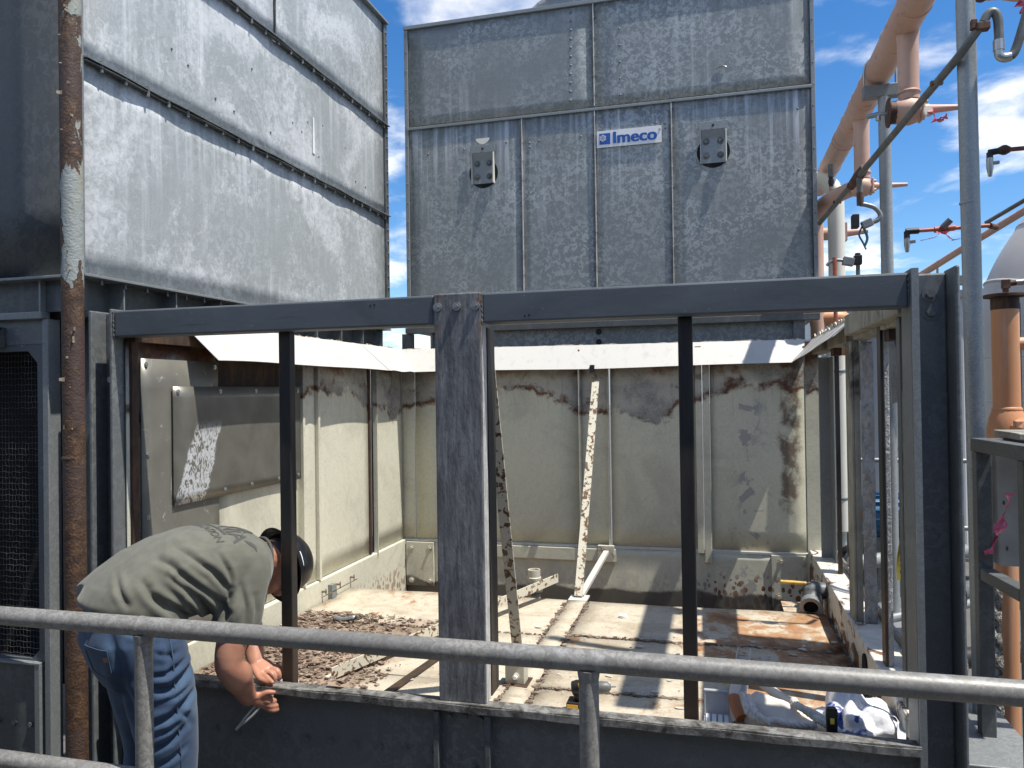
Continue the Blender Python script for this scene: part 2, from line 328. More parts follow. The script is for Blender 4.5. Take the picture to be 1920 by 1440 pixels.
# patch plate
g = G('scraped tan plate'); q = g.noise(5, 6, .6, .5)
dd = g.sub(g.sub(g.y, 2.84), g.mul(g.sub(g.z, 1.25), .38)); wh = g.mul(g.mul(g.step(g.math('ABSOLUTE', g.add(dd, g.mul(g.sub(q, .5), .12))), .10, .085), g.step(g.z, 1.58, 1.5)), g.step(g.noise(34, 5, .6, 2.2, st=(1, 1, .6)), .42, .52))
c = g.mix(wh, g.ramp(g.noise(6, 7, .6, .4), [(.3, (.125, .12, .105)), (.7, (.185, .18, .155))]), (.62, .64, .66))
M['patch'] = g.fin(c, .33, .3, g.noise(3.5, 2, .5), .3, .03)
M['patch2'] = (lambda g: g.fin(g.mix(g.mul(g.step(g.noise(9, 7, .7, 1.4), .6, .68), .6), g.ramp(g.noise(5, 6), [(.3, (.155, .15, .13)), (.7, (.23, .225, .195))]), (.6, .62, .64)), .36, .25, g.noise(4, 2), .2, .02))(G('dull tan sheet'))
# floor
g = G('rust stained floor plate'); n1 = g.noise(2.3, 6, .62, .5); n2 = g.noise(9, 7, .68, .7, st=(1, .7, 1)); nf = g.noise(80, 3, .6)
side = g.add(g.mul(g.step(g.x, -.45, .15), .15), g.mul(g.step(g.x, -1.2, -1.9), .05))
rm = g.step(g.add(g.add(g.mul(n1, .45), g.mul(n2, .55)), side), .58, .66)
deep = g.step(g.add(g.add(g.mul(n1, .6), g.mul(n2, .4)), g.mul(side, 1.05)), .68, .77)
base = g.mix(g.step(g.noise(4.5, 7, .66, .6, off=(7, 3, 0)), .42, .68), (.50, .45, .355), (.37, .31, .225))
base = g.mix(g.mul(g.step(g.noise(17, 7, .72), .53, .66), .55), base, (.30, .22, .15)); base = g.mix(g.mul(g.step(g.noise(55, 5, .7, off=(1, 8, 3)), .58, .68), .5), base, (.16, .12, .09))
c = g.mix(g.mul(rm, .85), base, g.ramp(n2, [(.35, (.36, .21, .10)), (.6, (.31, .135, .05)), (.75, (.20, .085, .035))]))
c = g.mix(deep, c, g.ramp(n2, [(.3, (.07, .036, .021)), (.6, (.135, .066, .031)), (.75, (.30, .19, .10))]))
deb = g.mul(g.step(g.add(g.x, g.mul(g.sub(n1, .5), 1.1)), -1.28, -1.5), g.step(g.add(g.y, g.mul(g.sub(n1, .5), .8)), 3.8, 3.55))
c = g.mix(g.mul(deb, .8), c, g.ramp(n2, [(.3, (.13, .085, .06)), (.6, (.30, .21, .15)), (.75, (.5, .46, .4))]))
c = g.mix(.3, c, g.ramp(nf, [(.3, (.36,) * 3), (.7, (.64,) * 3)]), 'OVERLAY')
M['floor'] = g.fin(c, .62, .05, g.add(n2, g.mul(nf, .5)), .3, .006)
M['joint'] = (lambda g: g.fin(g.ramp(g.noise(30, 6, .7), [(.35, (.05, .038, .03)), (.55, (.20, .15, .11)), (.72, (.4, .35, .28))]), .85, 0, g.noise(50, 5), .6, .006))(G('grit filled joint'))
# sill
g = G('flaking white sill'); n = g.noise(9, 7, .72, .9, st=(1, .6, 1)); lo = g.step(g.z, .66, .5)
M['sill'] = g.fin(g.mix(g.step(g.add(n, g.mul(lo, .12)), .56, .62), g.ramp(g.noise(20, 4), [(.3, (.5, .48, .42)), (.7, (.68, .66, .6))]), g.ramp(g.noise(25, 5), RUST)), .6, 0, n, .5, .006)
g = G('curb lip steel'); n = g.noise(22, 7, .72, .5)
M['lip'] = g.fin(g.ramp(n, [(.36, (.045, .042, .038)), (.48, (.14, .135, .125)), (.6, (.26, .255, .24)), (.75, (.42, .41, .39))]), .55, .2, n, .4, .004)
# peeling rust pipe
g = G('peeling painted rust pipe'); n1 = g.noise(5.5, 8, .66, .9, st=(1, 1, .42)); n2 = g.noise(28, 6, .68, .5); nf = g.noise(120, 3, .6)
zc = g.add(g.sub(n1, g.mul(g.sub(g.z, 2.25), .14)), g.mul(g.sub(g.noise(2.2, 6, .65, .6, st=(3, 3, .8), off=(6, 2, 4)), .5), .55)); ang = g.mul(g.add(g.x, 2.30), -2.2)
pm = g.add(g.add(zc, g.mul(g.sub(n2, .5), .22)), ang); band = g.mul(g.step(g.math('ABSOLUTE', g.sub(g.z, 2.92)), .26, .17), .12)
pm = g.add(pm, band)
paint = g.mix(g.step(g.noise(12, 6, .7, st=(1, 1, .25)), .5, .68), (.27, .295, .285), (.33, .30, .21))
rust = g.ramp(g.add(g.mul(n2, .6), g.mul(nf, .4)), [(.32, (.018, .012, .009)), (.47, (.052, .027, .016)), (.58, (.105, .055, .028)), (.68, (.22, .14, .065)), (.8, (.42, .35, .22))])
purple = g.mix(g.step(g.noise(4, 4, .6, off=(1, 6, 2)), .45, .6), rust, (.060, .036, .030))
pm = g.sub(g.add(pm, .19), g.mul(g.step(g.math('ABSOLUTE', g.sub(g.z, 2.30)), .30, .14), .25)); pk = g.step(pm, .50, .525)
M['rust_pipe'] = g.fin(g.mix(pk, paint, purple), .7, 0, g.add(g.mul(pk, -1.0), g.add(g.mul(n2, .9), g.mul(nf, .4))), .9, .006)
# pipework
g = G('salmon pipe paint'); n = g.noise(3, 7, .62, .4)
c = g.mix(g.step(g.noise(1, 6, .6, .3, st=(20, 20, 1.5)), .5, .75), (.54, .345, .27), (.47, .285, .215))
M['salmon'] = g.fin(g.mix(g.mul(g.step(g.noise(11, 7, .72), .58, .68), .6), g.mix(g.step(n, .45, .7), c, (.58, .40, .325)), (.26, .11, .06)), .5, 0, g.noise(60, 3), .12, .002)
g = G('orange pipe paint')
M['orange'] = g.fin(g.mix(g.step(g.noise(1, 6, .62, .4, st=(14, 14, 1.2)), .48, .7), (.52, .245, .115), (.56, .335, .225)), .5, 0, g.noise(70, 3), .15, .002)
M['white_pipe'] = (lambda g: g.fin(g.ramp(g.noise(2, 5), [(.3, (.66, .64, .56)), (.7, (.76, .74, .67))]), .42))(G('off white pipe jacket'))
M['duct'] = (lambda g: g.fin(g.ramp(g.noise(2, 6, .6), [(.3, (.48, .46, .44)), (.7, (.57, .55, .53))]), .55, .1))(G('grey duct jacket'))
M['conduit'] = (lambda g: g.fin(g.ramp(g.noise(20, 4), [(.3, (.10, .105, .10)), (.7, (.17, .175, .17))]), .5, .1))(G('grey coated conduit'))
M['brown_clamp'] = (lambda g: g.fin(g.ramp(g.noise(40, 4), [(.3, (.03, .02, .016)), (.7, (.15, .07, .04))]), .7))(G('rusted clamp'))
M['chrome'] = (lambda g: g.fin((.42, .43, .42), .33, .8))(G('plated fitting'))
M['red_pipe'] = (lambda g: g.fin(g.mix(g.step(g.noise(18, 6, .7), .5, .62), (.42, .12, .07), (.16, .05, .035)), .5, 0))(G('red oxide small pipe'))
M['pink'] = (lambda g: g.fin(g.ramp(g.noise(60, 4), [(.35, (.62, .07, .13)), (.6, (.80, .20, .27)), (.75, (.85, .6, .62))]), .4, 0, Subsurface_Weight=.0))(G('pink flagging tape'))
M['black'] = (lambda g: g.fin((.012, .012, .013), .45))(G('black plastic'))
M['void'] = (lambda g: g.fin((.004, .004, .005), .95))(G('black fill media'))
M['wire'] = (lambda g: g.fin(g.ramp(g.noise(12, 4), [(.4, (.035, .035, .035)), (.7, (.14, .14, .135))]), .45, .5))(G('dull wire'))
M['white_sign'] = (lambda g: g.fin(g.ramp(g.noise(5, 4), [(.3, (.68, .69, .71)), (.7, (.76, .77, .79))]), .4))(G('white sign face'))
M['blue_sign'] = (lambda g: g.fin((.012, .085, .36), .4))(G('blue sign ink'))
M['concrete'] = (lambda g: g.fin(g.mix(g.step(g.voro(26, 'F1', g.map((1, 1, .5))), .1, .16), (.06, .06, .055), g.ramp(g.noise(7, 6), [(.3, (.30, .29, .27)), (.7, (.44, .43, .4))])), .85, 0, g.noise(40, 4), .3, .004))(G('pitted concrete'))
M['roofing'] = (lambda g: g.fin(g.ramp(g.noise(1.3, 9, .7), [(.3, (.075, .072, .068)), (.7, (.13, .125, .118))]), .9, 0, g.noise(60, 3), .3, .01))(G('gravel roofing'))
M['corrugated'] = (lambda g: g.fin(g.ramp(g.noise(1, 6, .6, st=(6, 6, .6)), [(.3, (.40, .42, .45)), (.7, (.52, .54, .57))]), .5, .1))(G('pale blue grey siding'))
M['rough_white'] = (lambda g: g.fin(g.ramp(g.noise(40, 6, .7, .5, st=(1, 1, .3)), [(.3, (.28, .27, .26)), (.6, (.58, .575, .56)), (.8, (.7, .69, .67))]), .5, .1, g.noise(50, 5), .5, .004))(G('worn sunlit steel edge'))  # sunlit sides of flanges put into a paler colour
# ------------------------------------------------------------------ ground
tag(MB().box(-400, 400, -400, 400, -.35, -.02).build('ground', M['roofing']), None, None, kind='structure')
g0 = MB()
for i in range(58): g0.box(-4.0 + i * .11, -3.995 + i * .11, .2, 2.3, -.02, .012)
for i in range(20): g0.box(-4.0, 2.4, .22 + i * .11, .226 + i * .11, -.016, .008)
tag(g0.build('walkway_grating', M['galv_mid']), None, None, kind='structure')

# unseen row of units added behind the viewer to darken the front faces
rw_ = thing('rear_blocker', 'long plain galvanised row added unseen behind the viewer to darken the front faces', 'tower', (-1, -2.4, 0))
MB().box(-9, 7, -3.6, -1.15, 0, 3.1).build('casing', M['galv'], rw_)  # body of the unseen added row
for i in range(12): MB().box(-9 + i * 1.4, -8.97 + i * 1.4, -1.15, -1.12, 0, 3.1).build('seam_flange', M['galv'], rw_)  # seams of the unseen added row
for z in (2.1, 3.0): MB().box(-9, 7, -1.15, -1.11, z, z + .03).build('horizontal_flange', M['galv'], rw_)
# unseen box on posts, added past the right edge to shade the floor
cbx = thing('floor_blocker', 'unseen grey box on four posts added past the right edge to shade the floor', 'light blocker', (1.66, 3.26, 0))
MB().box(1.48, 1.85, 3.02, 3.50, 2.95, 4.1).build('blocker_box', M['galv_mid'], cbx, bevel=.006)
MB().box(1.474, 1.48, 3.05, 3.47, 2.99, 4.06).build('blocker_face', M['galv_mid'], cbx, bevel=.002)
for x, y in ((1.52, 3.06), (1.52, 3.46), (1.81, 3.06), (1.81, 3.46)): MB().box(x - .025, x + .025, y - .025, y + .025, -.02, 2.95).build('leg', M['galv_mid'], cbx)

# ------------------------------------------------------------------ back condenser (tower behind the basin)
bt = thing('condenser_tower', 'grey mottled galvanised condenser tower with blue and white maker sign behind the open basin', 'tower', (-.77, 6.6, 0))
MB().box(-2.18, .64, 5.322, 8.0, 2.13, 4.37).build('casing', M['tower_front'], bt)
def pane(o, x0, x1, z0, z1, y, mat, nm='panel', bow=.004):
    def fn(a, b):
        return (x0 + (x1 - x0) * a, y - bow * .25 * math.sin(math.pi * a) * math.sin(math.pi * b) * (1 + .5 * math.sin(7 * a + x0)), z0 + (z1 - z0) * b)
    m = MB().grid(fn, 10, 10); return m.build(nm, mat, o, smooth=60, solid=.004)
zs = 3.64
for x0, x1 in ((-2.165, -.784), (-.776, .63)): pane(bt, x0, x1, zs + .018, 4.376, 5.312, M['tower_front'])
for x0, x1 in ((-2.165, -1.307), (-1.299, -.784), (-.776, -.261), (-.253, .63)): pane(bt, x0, x1, 2.165, zs - .012, 5.312, M['tower_front'])
def fin(x, z0, z1, mat=M['rough_white']):
    m = MB(); m.box(x - .003, x + .003, 5.297, 5.312, z0, z1)
    m.build('seam_flange', mat, bt)
    b = MB(); k = z0 + .08
    while k < z1: b.cyl((x - .008, 5.302, k), (x + .009, 5.302, k), .004, 6); k += .135
    stuffpart(b.build('seam_bolts', M['galv'], bt))
for x in (-1.303, -.78, -.257): fin(x, 2.165, zs - .014)
fin(-.78, zs + .02, 4.376)
MB().box(-2.185, .645, 5.296, 5.312, zs - .012, zs + .008).build('horizontal_flange', M['galv'], bt, bevel=.003)
b = MB()
for i in range(21): b.cyl((-2.12 + i * .135, 5.301, zs - .018), (-2.12 + i * .135, 5.301, zs + .014), .004, 6)
stuffpart(b.build('flange_bolts', M['galv_mid'], bt))
MB().box(-2.20, .665, 5.293, 5.33, 4.378, 4.405).build('roof_edge', M['galv'], bt, bevel=.003)
MB().box(-2.20, .66, 5.34, 8.02, 4.374, 4.40).build('roof', M['galv_mid'], bt)
for x0, x1 in ((-2.197, -2.168), (.633, .66)):
    MB().box(x0, x1, 5.300, 5.34, 2.15, 4.376).build('corner_trim', M['galv'], bt, bevel=.003)
b = MB()
for x in (-2.18, .646):
    for i in range(16): b.ball((x, 5.300, 2.25 + i * .14), .006, n=8, m=5)
for i in range(11): b.ball((-.95 + i * .0012, 5.309, 3.72 + i * .062), .010, .004, .010, 8, 5)
for i in range(5): b.ball((-.60, 5.309, 3.72 + i * .115), .008, .004, .008, 8, 5)
for x, z in ((-2.02, 3.44), (-1.74, 3.45), (-1.42, 3.47), (-1.25, 3.45), (-1.25, 3.42), (-1.18, 3.46), (-.88, 3.46), (-.36, 3.5), (-.30, 3.49), (-.3, 3.46), (.55, 3.5), (.55, 3.1)): b.ball((x, 5.309, z), .0085, .004, .0085, 8, 5)
stuffpart(b.build('rivets', M['galv_dark'], bt, smooth=60))
MB().box(-2.20, .66, 5.268, 5.345, 2.118, 2.160).build('bottom_flange', M['galv_mid'], bt, bevel=.003)
MB().box(-2.02, .52, 5.345, 5.36, 1.86, 2.118).build('support_channel', M['tower_front'], bt, bevel=.003)
for x in (-2.17, .57):
    MB().angle((x, 5.30, .0), (x, 5.30, 2.118), .07, .07, .008, up=(0, 1, 0)).build('support_leg', M['galv_dark'], bt)
MB().box(.51, .525, 5.31, 5.36, 1.86, 2.118).build('support_stiffener', M['galv'], bt)
MB().box(-2.02, -2.005, 5.31, 5.36, 1.86, 2.118).build('support_stiffener', M['galv'], bt)
b = MB()
for x, z in ((-.78, 2.09), (-.78, 2.02)): b.hexbolt((x, 5.345, z), (0, -1, 0), .012, .012)
stuffpart(b.build('channel_bolts', M['black'], bt))
# fan cowl on the roof
cw = [(1.08, 4.40), (1.03, 4.50), (1.0, 4.66), (1.01, 4.82)]
m = MB(); n = 48
m.add([(-.62 + r * math.cos(2 * math.pi * k / n), 6.75 + r * math.sin(2 * math.pi * k / n), z) for r, z in cw for k in range(n)],
      [(i * n + k, i * n + (k + 1) % n, (i + 1) * n + (k + 1) % n, (i + 1) * n + k) for i in range(len(cw) - 1) for k in range(n)])
m.build('fan_cowl', M['galv'], bt, smooth=60, solid=.01)
m = MB(); m.box(-1.95, -1.72, 5.45, 5.6, 4.40, 4.455); m.build('roof_block', M['cream'], bt, bevel=.004)
# lifting brackets
def bracket(x, z):
    y = 5.293
    r = MB().box(x - .093, x + .093, y - .006, y, z + .085, z + .14).build('bracket', M['galv'], bt, bevel=.002)
    m = MB(); m.add([(x - .085, y - .004, z + .085), (x + .085, y - .004, z + .085), (x + .085, y + .012, z + .03), (x - .085, y + .012, z + .03), (x + .085, y + .012, z - .135), (x - .085, y + .012, z - .135)], [(0, 1, 2, 3), (3, 2, 4, 5)])
    m.build('bracket_plate', M['galv'], r)
    m = MB(); m.prism([(x + .080, y - .004, z + .085), (x + .080, y + .012, z - .14), (x + .080, y - .028, z - .14), (x + .080, y - .018, z + .08)], (.006, 0, 0)); m.build('bracket_flange', M['white_pipe'], r)
    m = MB(); m.prism([(x - .086, y - .004, z + .085), (x - .086, y + .012, z - .14), (x - .086, y - .016, z - .14), (x - .086, y - .010, z + .08)], (.006, 0, 0)); m.build('bracket_flange', M['galv'], r)
    for dx in (-.046, .046):
        for dz in (.01, -.085): MB().hexbolt((x + dx, y + .011, z + dz), (0, -1, 0), .013, .012).build('bolt', M['galv_mid'], r)
    MB().hexbolt((x, y - .006, z + .112), (0, -1, 0), .009, .004, False).build('bolt', M['black'], r)
    h = MB(); h.cyl((x, y + .0130, z - .06), (x, y + .0165, z - .06), .107, 32); h.build('cut_hole', M['void'], r)
bracket(-1.593, 3.322); bracket(.015, 3.328)
m = MB(); m.prism([(-1.645 + .1 * t, 5.30, 3.50 - .03 * math.sin(math.pi * t)) for t in [i / 10 for i in range(11)]] + [(-1.545, 5.30, 3.515), (-1.645, 5.30, 3.515)], (0, .003, 0)); m.build('peeled_label', M['white_pipe'], bt)
# maker sign
sg = MB().box(-.766, -.324, 5.298, 5.303, 3.363, 3.478).build('maker_sign', M['white_sign'], bt, bevel=.001)
MB().box(-.748, -.672, 5.2955, 5.298, 3.384, 3.460).build('sign_square', M['blue_sign'], sg)
m = MB(); cxs, czs = -.7235, 3.4275
for k in range(6):
    a = math.pi / 6 + k * math.pi / 3; d = Vector((math.cos(a), 0, math.sin(a))); o = Vector((cxs, 5.2945, czs))
    m.beam(o + d * .005, o + d * .0255, .0045, .0015, (0, 1, 0))
    for sgn in (-1, 1):
        e = Vector((math.cos(a + sgn * 1.0), 0, math.sin(a + sgn * 1.0))); m.beam(o + d * .013, o + d * .013 + e * .011, .0035, .0015, (0, 1, 0))
m.build('snowflake', M['white_sign'], sg)
def text(s, size, loc, rot, mat, parent, nm='lettering', off=0., ext=.001, sx=1., align='LEFT'):
    cu = bpy.data.curves.new(nm, 'FONT'); cu.body = s; cu.size = size; cu.offset = off; cu.extrude = ext; cu.align_x = align
    t = bpy.data.objects.new('t', cu); COL.objects.link(t); bpy.context.view_layer.update()
    me = bpy.data.meshes.new_from_object(t.evaluated_get(bpy.context.evaluated_depsgraph_get())); bpy.data.objects.remove(t)
    me.transform(Matrix.Translation(loc) @ Euler(rot).to_matrix().to_4x4() @ Matrix.Diagonal((sx, 1, 1, 1))); me.name = nm
    o = bpy.data.objects.new(nm, me); COL.objects.link(o); me.materials.clear(); me.materials.append(mat)
    if parent is not None: o.parent = parent; o.matrix_parent_inverse = Matrix.Translation(parent.get('_o', (0, 0, 0))).inverted()
    return o
for k in range(4): text('Imeco', .112, (-.661 + .0022 * k, 5.2965 - .0002 * k, 3.387), (R(90), 0, 0), M['blue_sign'], sg, off=.0012, sx=1.09)
text('\u00ae', .018, (-.342, 5.2965, 3.445), (R(90), 0, 0), M['galv'], sg)
# torn flap and drips
m = MB(); m.grid(lambda a, b: (.035 + .075 * a, 5.305 - .02 * b * math.sin(math.pi * a), 3.83 + .012 * math.sin(3 * a) - .008 * b), 6, 2); m.build('torn_tab', M['galv'], bt, smooth=60)

# ------------------------------------------------------------------ left condenser
lt = thing('condenser_tower', 'pale sunlit condenser tower at the left with stepped sheet seams and a black mesh inlet', 'tower', (-3.75, 3.85, 0))
XF = -2.33
MB().box(-5.1, XF - .012, 2.435, 5.235, 2.16, 4.40).build('casing', M['tower_side'], lt)
def paneX(y0, y1, z0, z1, bow=.006):
    def fn(a, b): return (XF - .006 + bow * math.sin(math.pi * a) * math.sin(math.pi * b) * (1 + .6 * math.sin(5 * a + z0 * 3)), y0 + (y1 - y0) * a, z0 + (z1 - z0) * b)
    MB().grid(fn, 12, 8).build('panel', M['tower_side'], lt, smooth=60, solid=.004)
paneX(2.425, 5.215, 2.155, 2.975); paneX(2.425, 5.215, 2.995, 3.642); paneX(2.425, 3.765, 3.664, 4.42); paneX(3.795, 5.215, 3.664, 4.42)
MB().box(XF - .035, XF - .012, 3.766, 3.794, 3.664, 4.42).build('recessed_joint', M['galv_dark'], lt)
for z in (2.985, 3.653):
    MB().grid(lambda a, b, z=z: (XF + (.034 + .005 * math.sin(37 * a) * math.sin(11 * a)) * b - .004, 2.42 + 2.84 * a, z + .008 - .006 * b), 60, 2).build('horizontal_flange', M['galv'], lt, solid=.006)
    MB().grid(lambda a, b, z=z: (XF + (.026 + .006 * math.sin(29 * a)) * b - .003, 2.42 + 2.84 * a, z - .006 - .004 * b), 60, 2).build('horizontal_flange', M['galv_mid'], lt, solid=.004)
    b = MB()
    for i in range(22): b.cyl((XF + .018, 2.5 + i * .128, z - .028), (XF + .018, 2.5 + i * .128, z + .016), .007, 6)
    stuffpart(b.build('flange_bolts', M['galv_dark'], lt))
MB().box(XF - .01, XF + .03, 2.41, 5.27, 4.42, 4.436).build('roof_edge', M['galv'], lt, bevel=.002)
MB().box(-5.1, XF - .012, 2.435, 5.25, 4.402, 4.43).build('roof', M['galv_mid'], lt)
MB().box(XF - .02, XF + .012, 5.222, 5.272, 2.15, 4.418).build('corner_trim', M['galv_mid'], lt, bevel=.004)
MB().box(XF - .02, XF + .008, 2.405, 2.424, 2.15, 4.418).build('corner_trim', M['galv'], lt, bevel=.004)
b = MB()
for i in range(26): b.ball((XF + .013, 5.245, 2.2 + i * .086), .009, n=8, m=5)
stuffpart(b.build('corner_bolts', M['galv_mid'], lt, smooth=60))
b = MB()
for y, z in ((2.93, 3.24), (3.04, 3.21), (3.24, 3.13), (3.39, 3.12), (3.55, 3.40), (3.95, 3.25), (4.05, 3.23), (3.72, 3.12), (4.12, 3.31), (4.3, 3.35), (4.6, 3.30), (4.25, 3.14), (4.75, 3.12), (4.9, 3.12)):
    b.ball((XF + .0, y, z), .004, .006, .006, 8, 5)
stuffpart(b.build('rivets', M['galv_dark'], lt))
m = MB(); m.grid(lambda a, b: (XF + .0035, 4.175 + .018 * a + .012 * (1 - b) * (a - .5), 3.14 + .22 * b), 3, 6); m.build('drip_streak', M['white_sign'], lt)
# front face of the left tower (shade put into the sheet colour)
MB().grid(lambda a, b: (-5.1 + 2.755 * a, 2.43 - .006 * math.sin(math.pi * a * 2) * math.sin(math.pi * b), 2.155 + 2.25 * b), 8, 8).build('front_panel', M['front_shaded'], lt, smooth=60, solid=.004)
# under the tower: channel with gussets
MB().box(-5.1, XF - .07, 2.50, 5.2, 2.0, 2.15).build('support_channel', M['galv_mid'], lt)
MB().box(-5.1, XF + .028, 2.40, 5.25, 2.143, 2.154).build('bottom_flange', M['galv'], lt, bevel=.002)
for i in range(9):
    y = 2.62 + i * .315
    MB().box(XF - .07, XF + .005, y, y + .008, 1.98, 2.143).build('gusset', M['galv'], lt)
b = MB()
for i in range(22): b.cyl((XF + .008, 2.5 + i * .125, 2.12), (XF + .008, 2.5 + i * .125, 2.15), .008, 5, .002)
stuffpart(b.build('flange_bolts', M['galv_mid'], lt))
for y in (5.20,): MB().angle((XF - .06, y, 0), (XF - .06, y, 2.14), .06, .06, .008, up=(0, 1, 0)).build('support_leg', M['galv_dark'], lt)
MB().box(-5.1, -2.36, 2.455, 2.47, 2.02, 2.143).build('header_plate', M['galv_mid'], lt)
MB().box(-2.553, -2.545, 2.43, 2.455, 2.02, 2.143).build('gusset', M['galv'], lt)
MB().box(-4.9, -2.538, 2.425, 2.47, 1.992, 2.020).build('inlet_cap', M['galv'], lt, bevel=.003)
MB().box(-4.9, -2.55, 2.45, 2.465, 1.895, 1.992).build('inlet_header', M['galv_dark'], lt)
MB().box(-2.549, -2.521, 2.44, 2.50, 0, 1.991).build('inlet_jamb', M['galv'], lt, bevel=.003)
m = MB(); m.box(-2.585, -2.556, 2.452, 2.475, .645, 1.895); m.box(-4.8, -2.585, 2.452, 2.475, 1.868, 1.895); m.box(-4.8, -2.585, 2.452, 2.475, .643, .655); m.prism([(-2.585, 2.452, 1.868), (-2.63, 2.452, 1.868), (-2.585, 2.452, 1.82)], (0, .02, 0)); m.prism([(-2.585, 2.452, .655), (-2.62, 2.452, .655), (-2.585, 2.452, .69)], (0, .02, 0))
m.build('screen_frame', M['slate'], lt)
m = MB()
for i in range(110):
    x = -2.592 - i * .0165
    m.tube([(x + .0018 * math.sin(k * 2.6 + i), 2.462 + .002 * (k % 2), .655 + k * .02425) for k in range(51)], .0008, 4)
for j in range(52):
    z = .668 + j * .0232
    m.tube([(-2.588 - k * .0165, 2.462 + .002 * ((k + j) % 2), z + .0022 * math.sin(k * 1.9 + j)) for k in range(111)], .0008, 4)
stuffpart(m.build('wire_mesh', M['wire'], lt))
MB().box(-4.8, -2.56, 2.60, 2.9, .5, 1.99).build('fill_media', M['void'], lt)
MB().box(-4.8, -2.575, 2.445, 2.46, .0, .640).build('lower_panel', M['galv_mid'], lt, bevel=.002)
MB().box(-2.592, -2.566, 2.432, 2.46, 0, .637).build('lower_trim', M['galv'], lt, bevel=.003)
MB().box(-4.8, -2.566, 2.43, 2.465, .636, .646).build('lower_trim', M['galv'], lt, bevel=.002)
b = MB()
for x in (-2.62, -2.70, -2.78): b.hexbolt((x, 2.445, .40), (0, -1, 0), .010, .009, False)
stuffpart(b.build('panel_bolts', M['galv_dark'], lt))
m = MB(); m.box(-2.83, -2.735, 2.40, 2.447, 1.885, 1.915); m.box(-2.83, -2.735, 2.43, 2.447, 1.915, 1.965); m.box(-2.755, -2.735, 2.40, 2.43, 1.915, 1.965); m.box(-2.83, -2.735, 2.40, 2.43, 1.952, 1.965)
m.build('latch_box', M['galv_mid'], lt, bevel=.002)
MB().box(-2.52, -2.34, 2.60, 2.62, 0, 2.0).build('rear_gap_plate', M['galv_dark'], lt)
MB().box(-2.42, -2.335, 2.52, 2.60, 1.55, 1.68).build('gap_tag', M['galv'], lt)
# ------------------------------------------------------------------ the open basin being rebuilt
XL, XR, YF, YB, ZF = -2.2, .56, 2.45, 5.19, .5
bs = thing('condenser_basin', 'opened condenser basin with cream rusted walls, bare posts and a dark front frame', 'basin', (-.82, 3.8, 0))
# floor plates
def plate(x0, x1, y0, y1, z=ZF, mat=None, nm='floor_plate', tilt=0.):
    nx, ny = max(2, int((x1 - x0) / .1)), max(2, int((y1 - y0) / .1)); sd = random.random() * 9
    m = MB(); m.grid(lambda a, b: (x0 + (x1 - x0) * a + .002 * math.sin(31 * b + sd), y0 + (y1 - y0) * b + .003 * math.sin(23 * a + sd), z + .004 * math.sin(5 * a + sd) * math.sin(4 * b + sd) + tilt * a), nx, ny)
    return m.build(nm, mat or M['floor'], bs, smooth=60, solid=.006)
YE = 4.27
for y0, y1 in ((2.50, 2.985), (2.995, 3.62), (3.632, YE)):
    plate(-2.17, -.822, y0, y1)
    plate(-.698, .535, y0 + (.03 if y0 > 3 else 0), y1 + (.03 if y1 < 4 else 0))
plate(-.808, -.712, 2.50, YE, ZF + .004, nm='floor_strip')
MB().box(-2.19, .555, 2.47, YE - .02, .455, .489).build('floor_joint_bed', M['joint'], bs)
def crust(p, q, w=.018, n=40):
    m = MB(); p, q = Vector(p), Vector(q); d = (q - p).normalized(); s = Vector((-d.y, d.x, 0))
    for i in range(n):
        c = p.lerp(q, (i + random.random()) / n) + s * random.uniform(-w, w) * .5
        r = random.uniform(.006, .016); k = random.randint(4, 6); a0 = random.random() * 6
        m.prism([c + Vector((math.cos(a0 + 6.283 * j / k) * r * random.uniform(.6, 1.5), math.sin(a0 + 6.283 * j / k) * r * random.uniform(.6, 1.2), -.003)) for j in range(k)], (0, 0, random.uniform(.005, .011)))
    return stuffpart(m.build('joint_crust', M['joint'], bs))
crust((-.815, 2.55, ZF + .002), (-.815, 4.24, ZF + .002), .02, 120); crust((-.705, 2.55, ZF + .002), (-.705, 4.24, ZF + .002), .02, 110)
crust((-2.1, 3.626, ZF + .002), (-.83, 3.626, ZF + .002), .012, 60); crust((-.69, 3.66, ZF + .002), (.5, 3.65, ZF + .002), .02, 90); crust((-.69, 2.99, ZF + .002), (.1, 2.99, ZF + .002), .014, 60)
# sump behind the floor
MB().box(-2.19, .555, YE - .02, YE + .0, .18, .47).build('sump_wall', M['joint'], bs)
MB().box(-2.19, .60, YE, YB, .16, .18).build('sump_floor', M['joint'], bs)
# back wall panels
def bpanel(x0, x1, z0, z1, y=YB, nm='wall_panel', mat=None, bow=.003):
    def fn(a, b): return (x0 + (x1 - x0) * a, y - bow * math.sin(math.pi * a) * math.sin(math.pi * b) * (1 + .6 * math.sin(6 * b + x0 * 3)), z0 + (z1 - z0) * b)
    return MB().grid(fn, 8, 10).build(nm, mat or M['wall_back'], bs, smooth=60, solid=.005)
for x0, x1 in ((-2.198, -2.099), (-2.095, -.905), (-.895, -.695), (-.685, -.122), (-.034, .545)): bpanel(x0, x1, .632, 1.965)
MB().box(-.895, -.885, YB - .04, YB, .632, 1.96).build('wall_stud', M['wall_back'], bs); MB().box(-.705, -.695, YB - .03, YB, .632, 1.96).build('wall_stud', M['wall_back'], bs)
MB().box(-.125, -.085, YB - .035, YB - .004, .61, 1.96).build('wall_stud', M['wall_back'], bs, bevel=.003); MB().box(-.08, -.036, YB - .03, YB - .005, .55, 1.96).build('wall_stud', M['wall_back'], bs, bevel=.003)
MB().box(.548, .625, YB - .06, YB - .045, .2, 1.97).build('corner_plate', M['wall_back'], bs)
MB().box(-2.198, .62, YB - .012, YB + .02, .614, .630).build('wall_ledge', M['flash'], bs, bevel=.003)
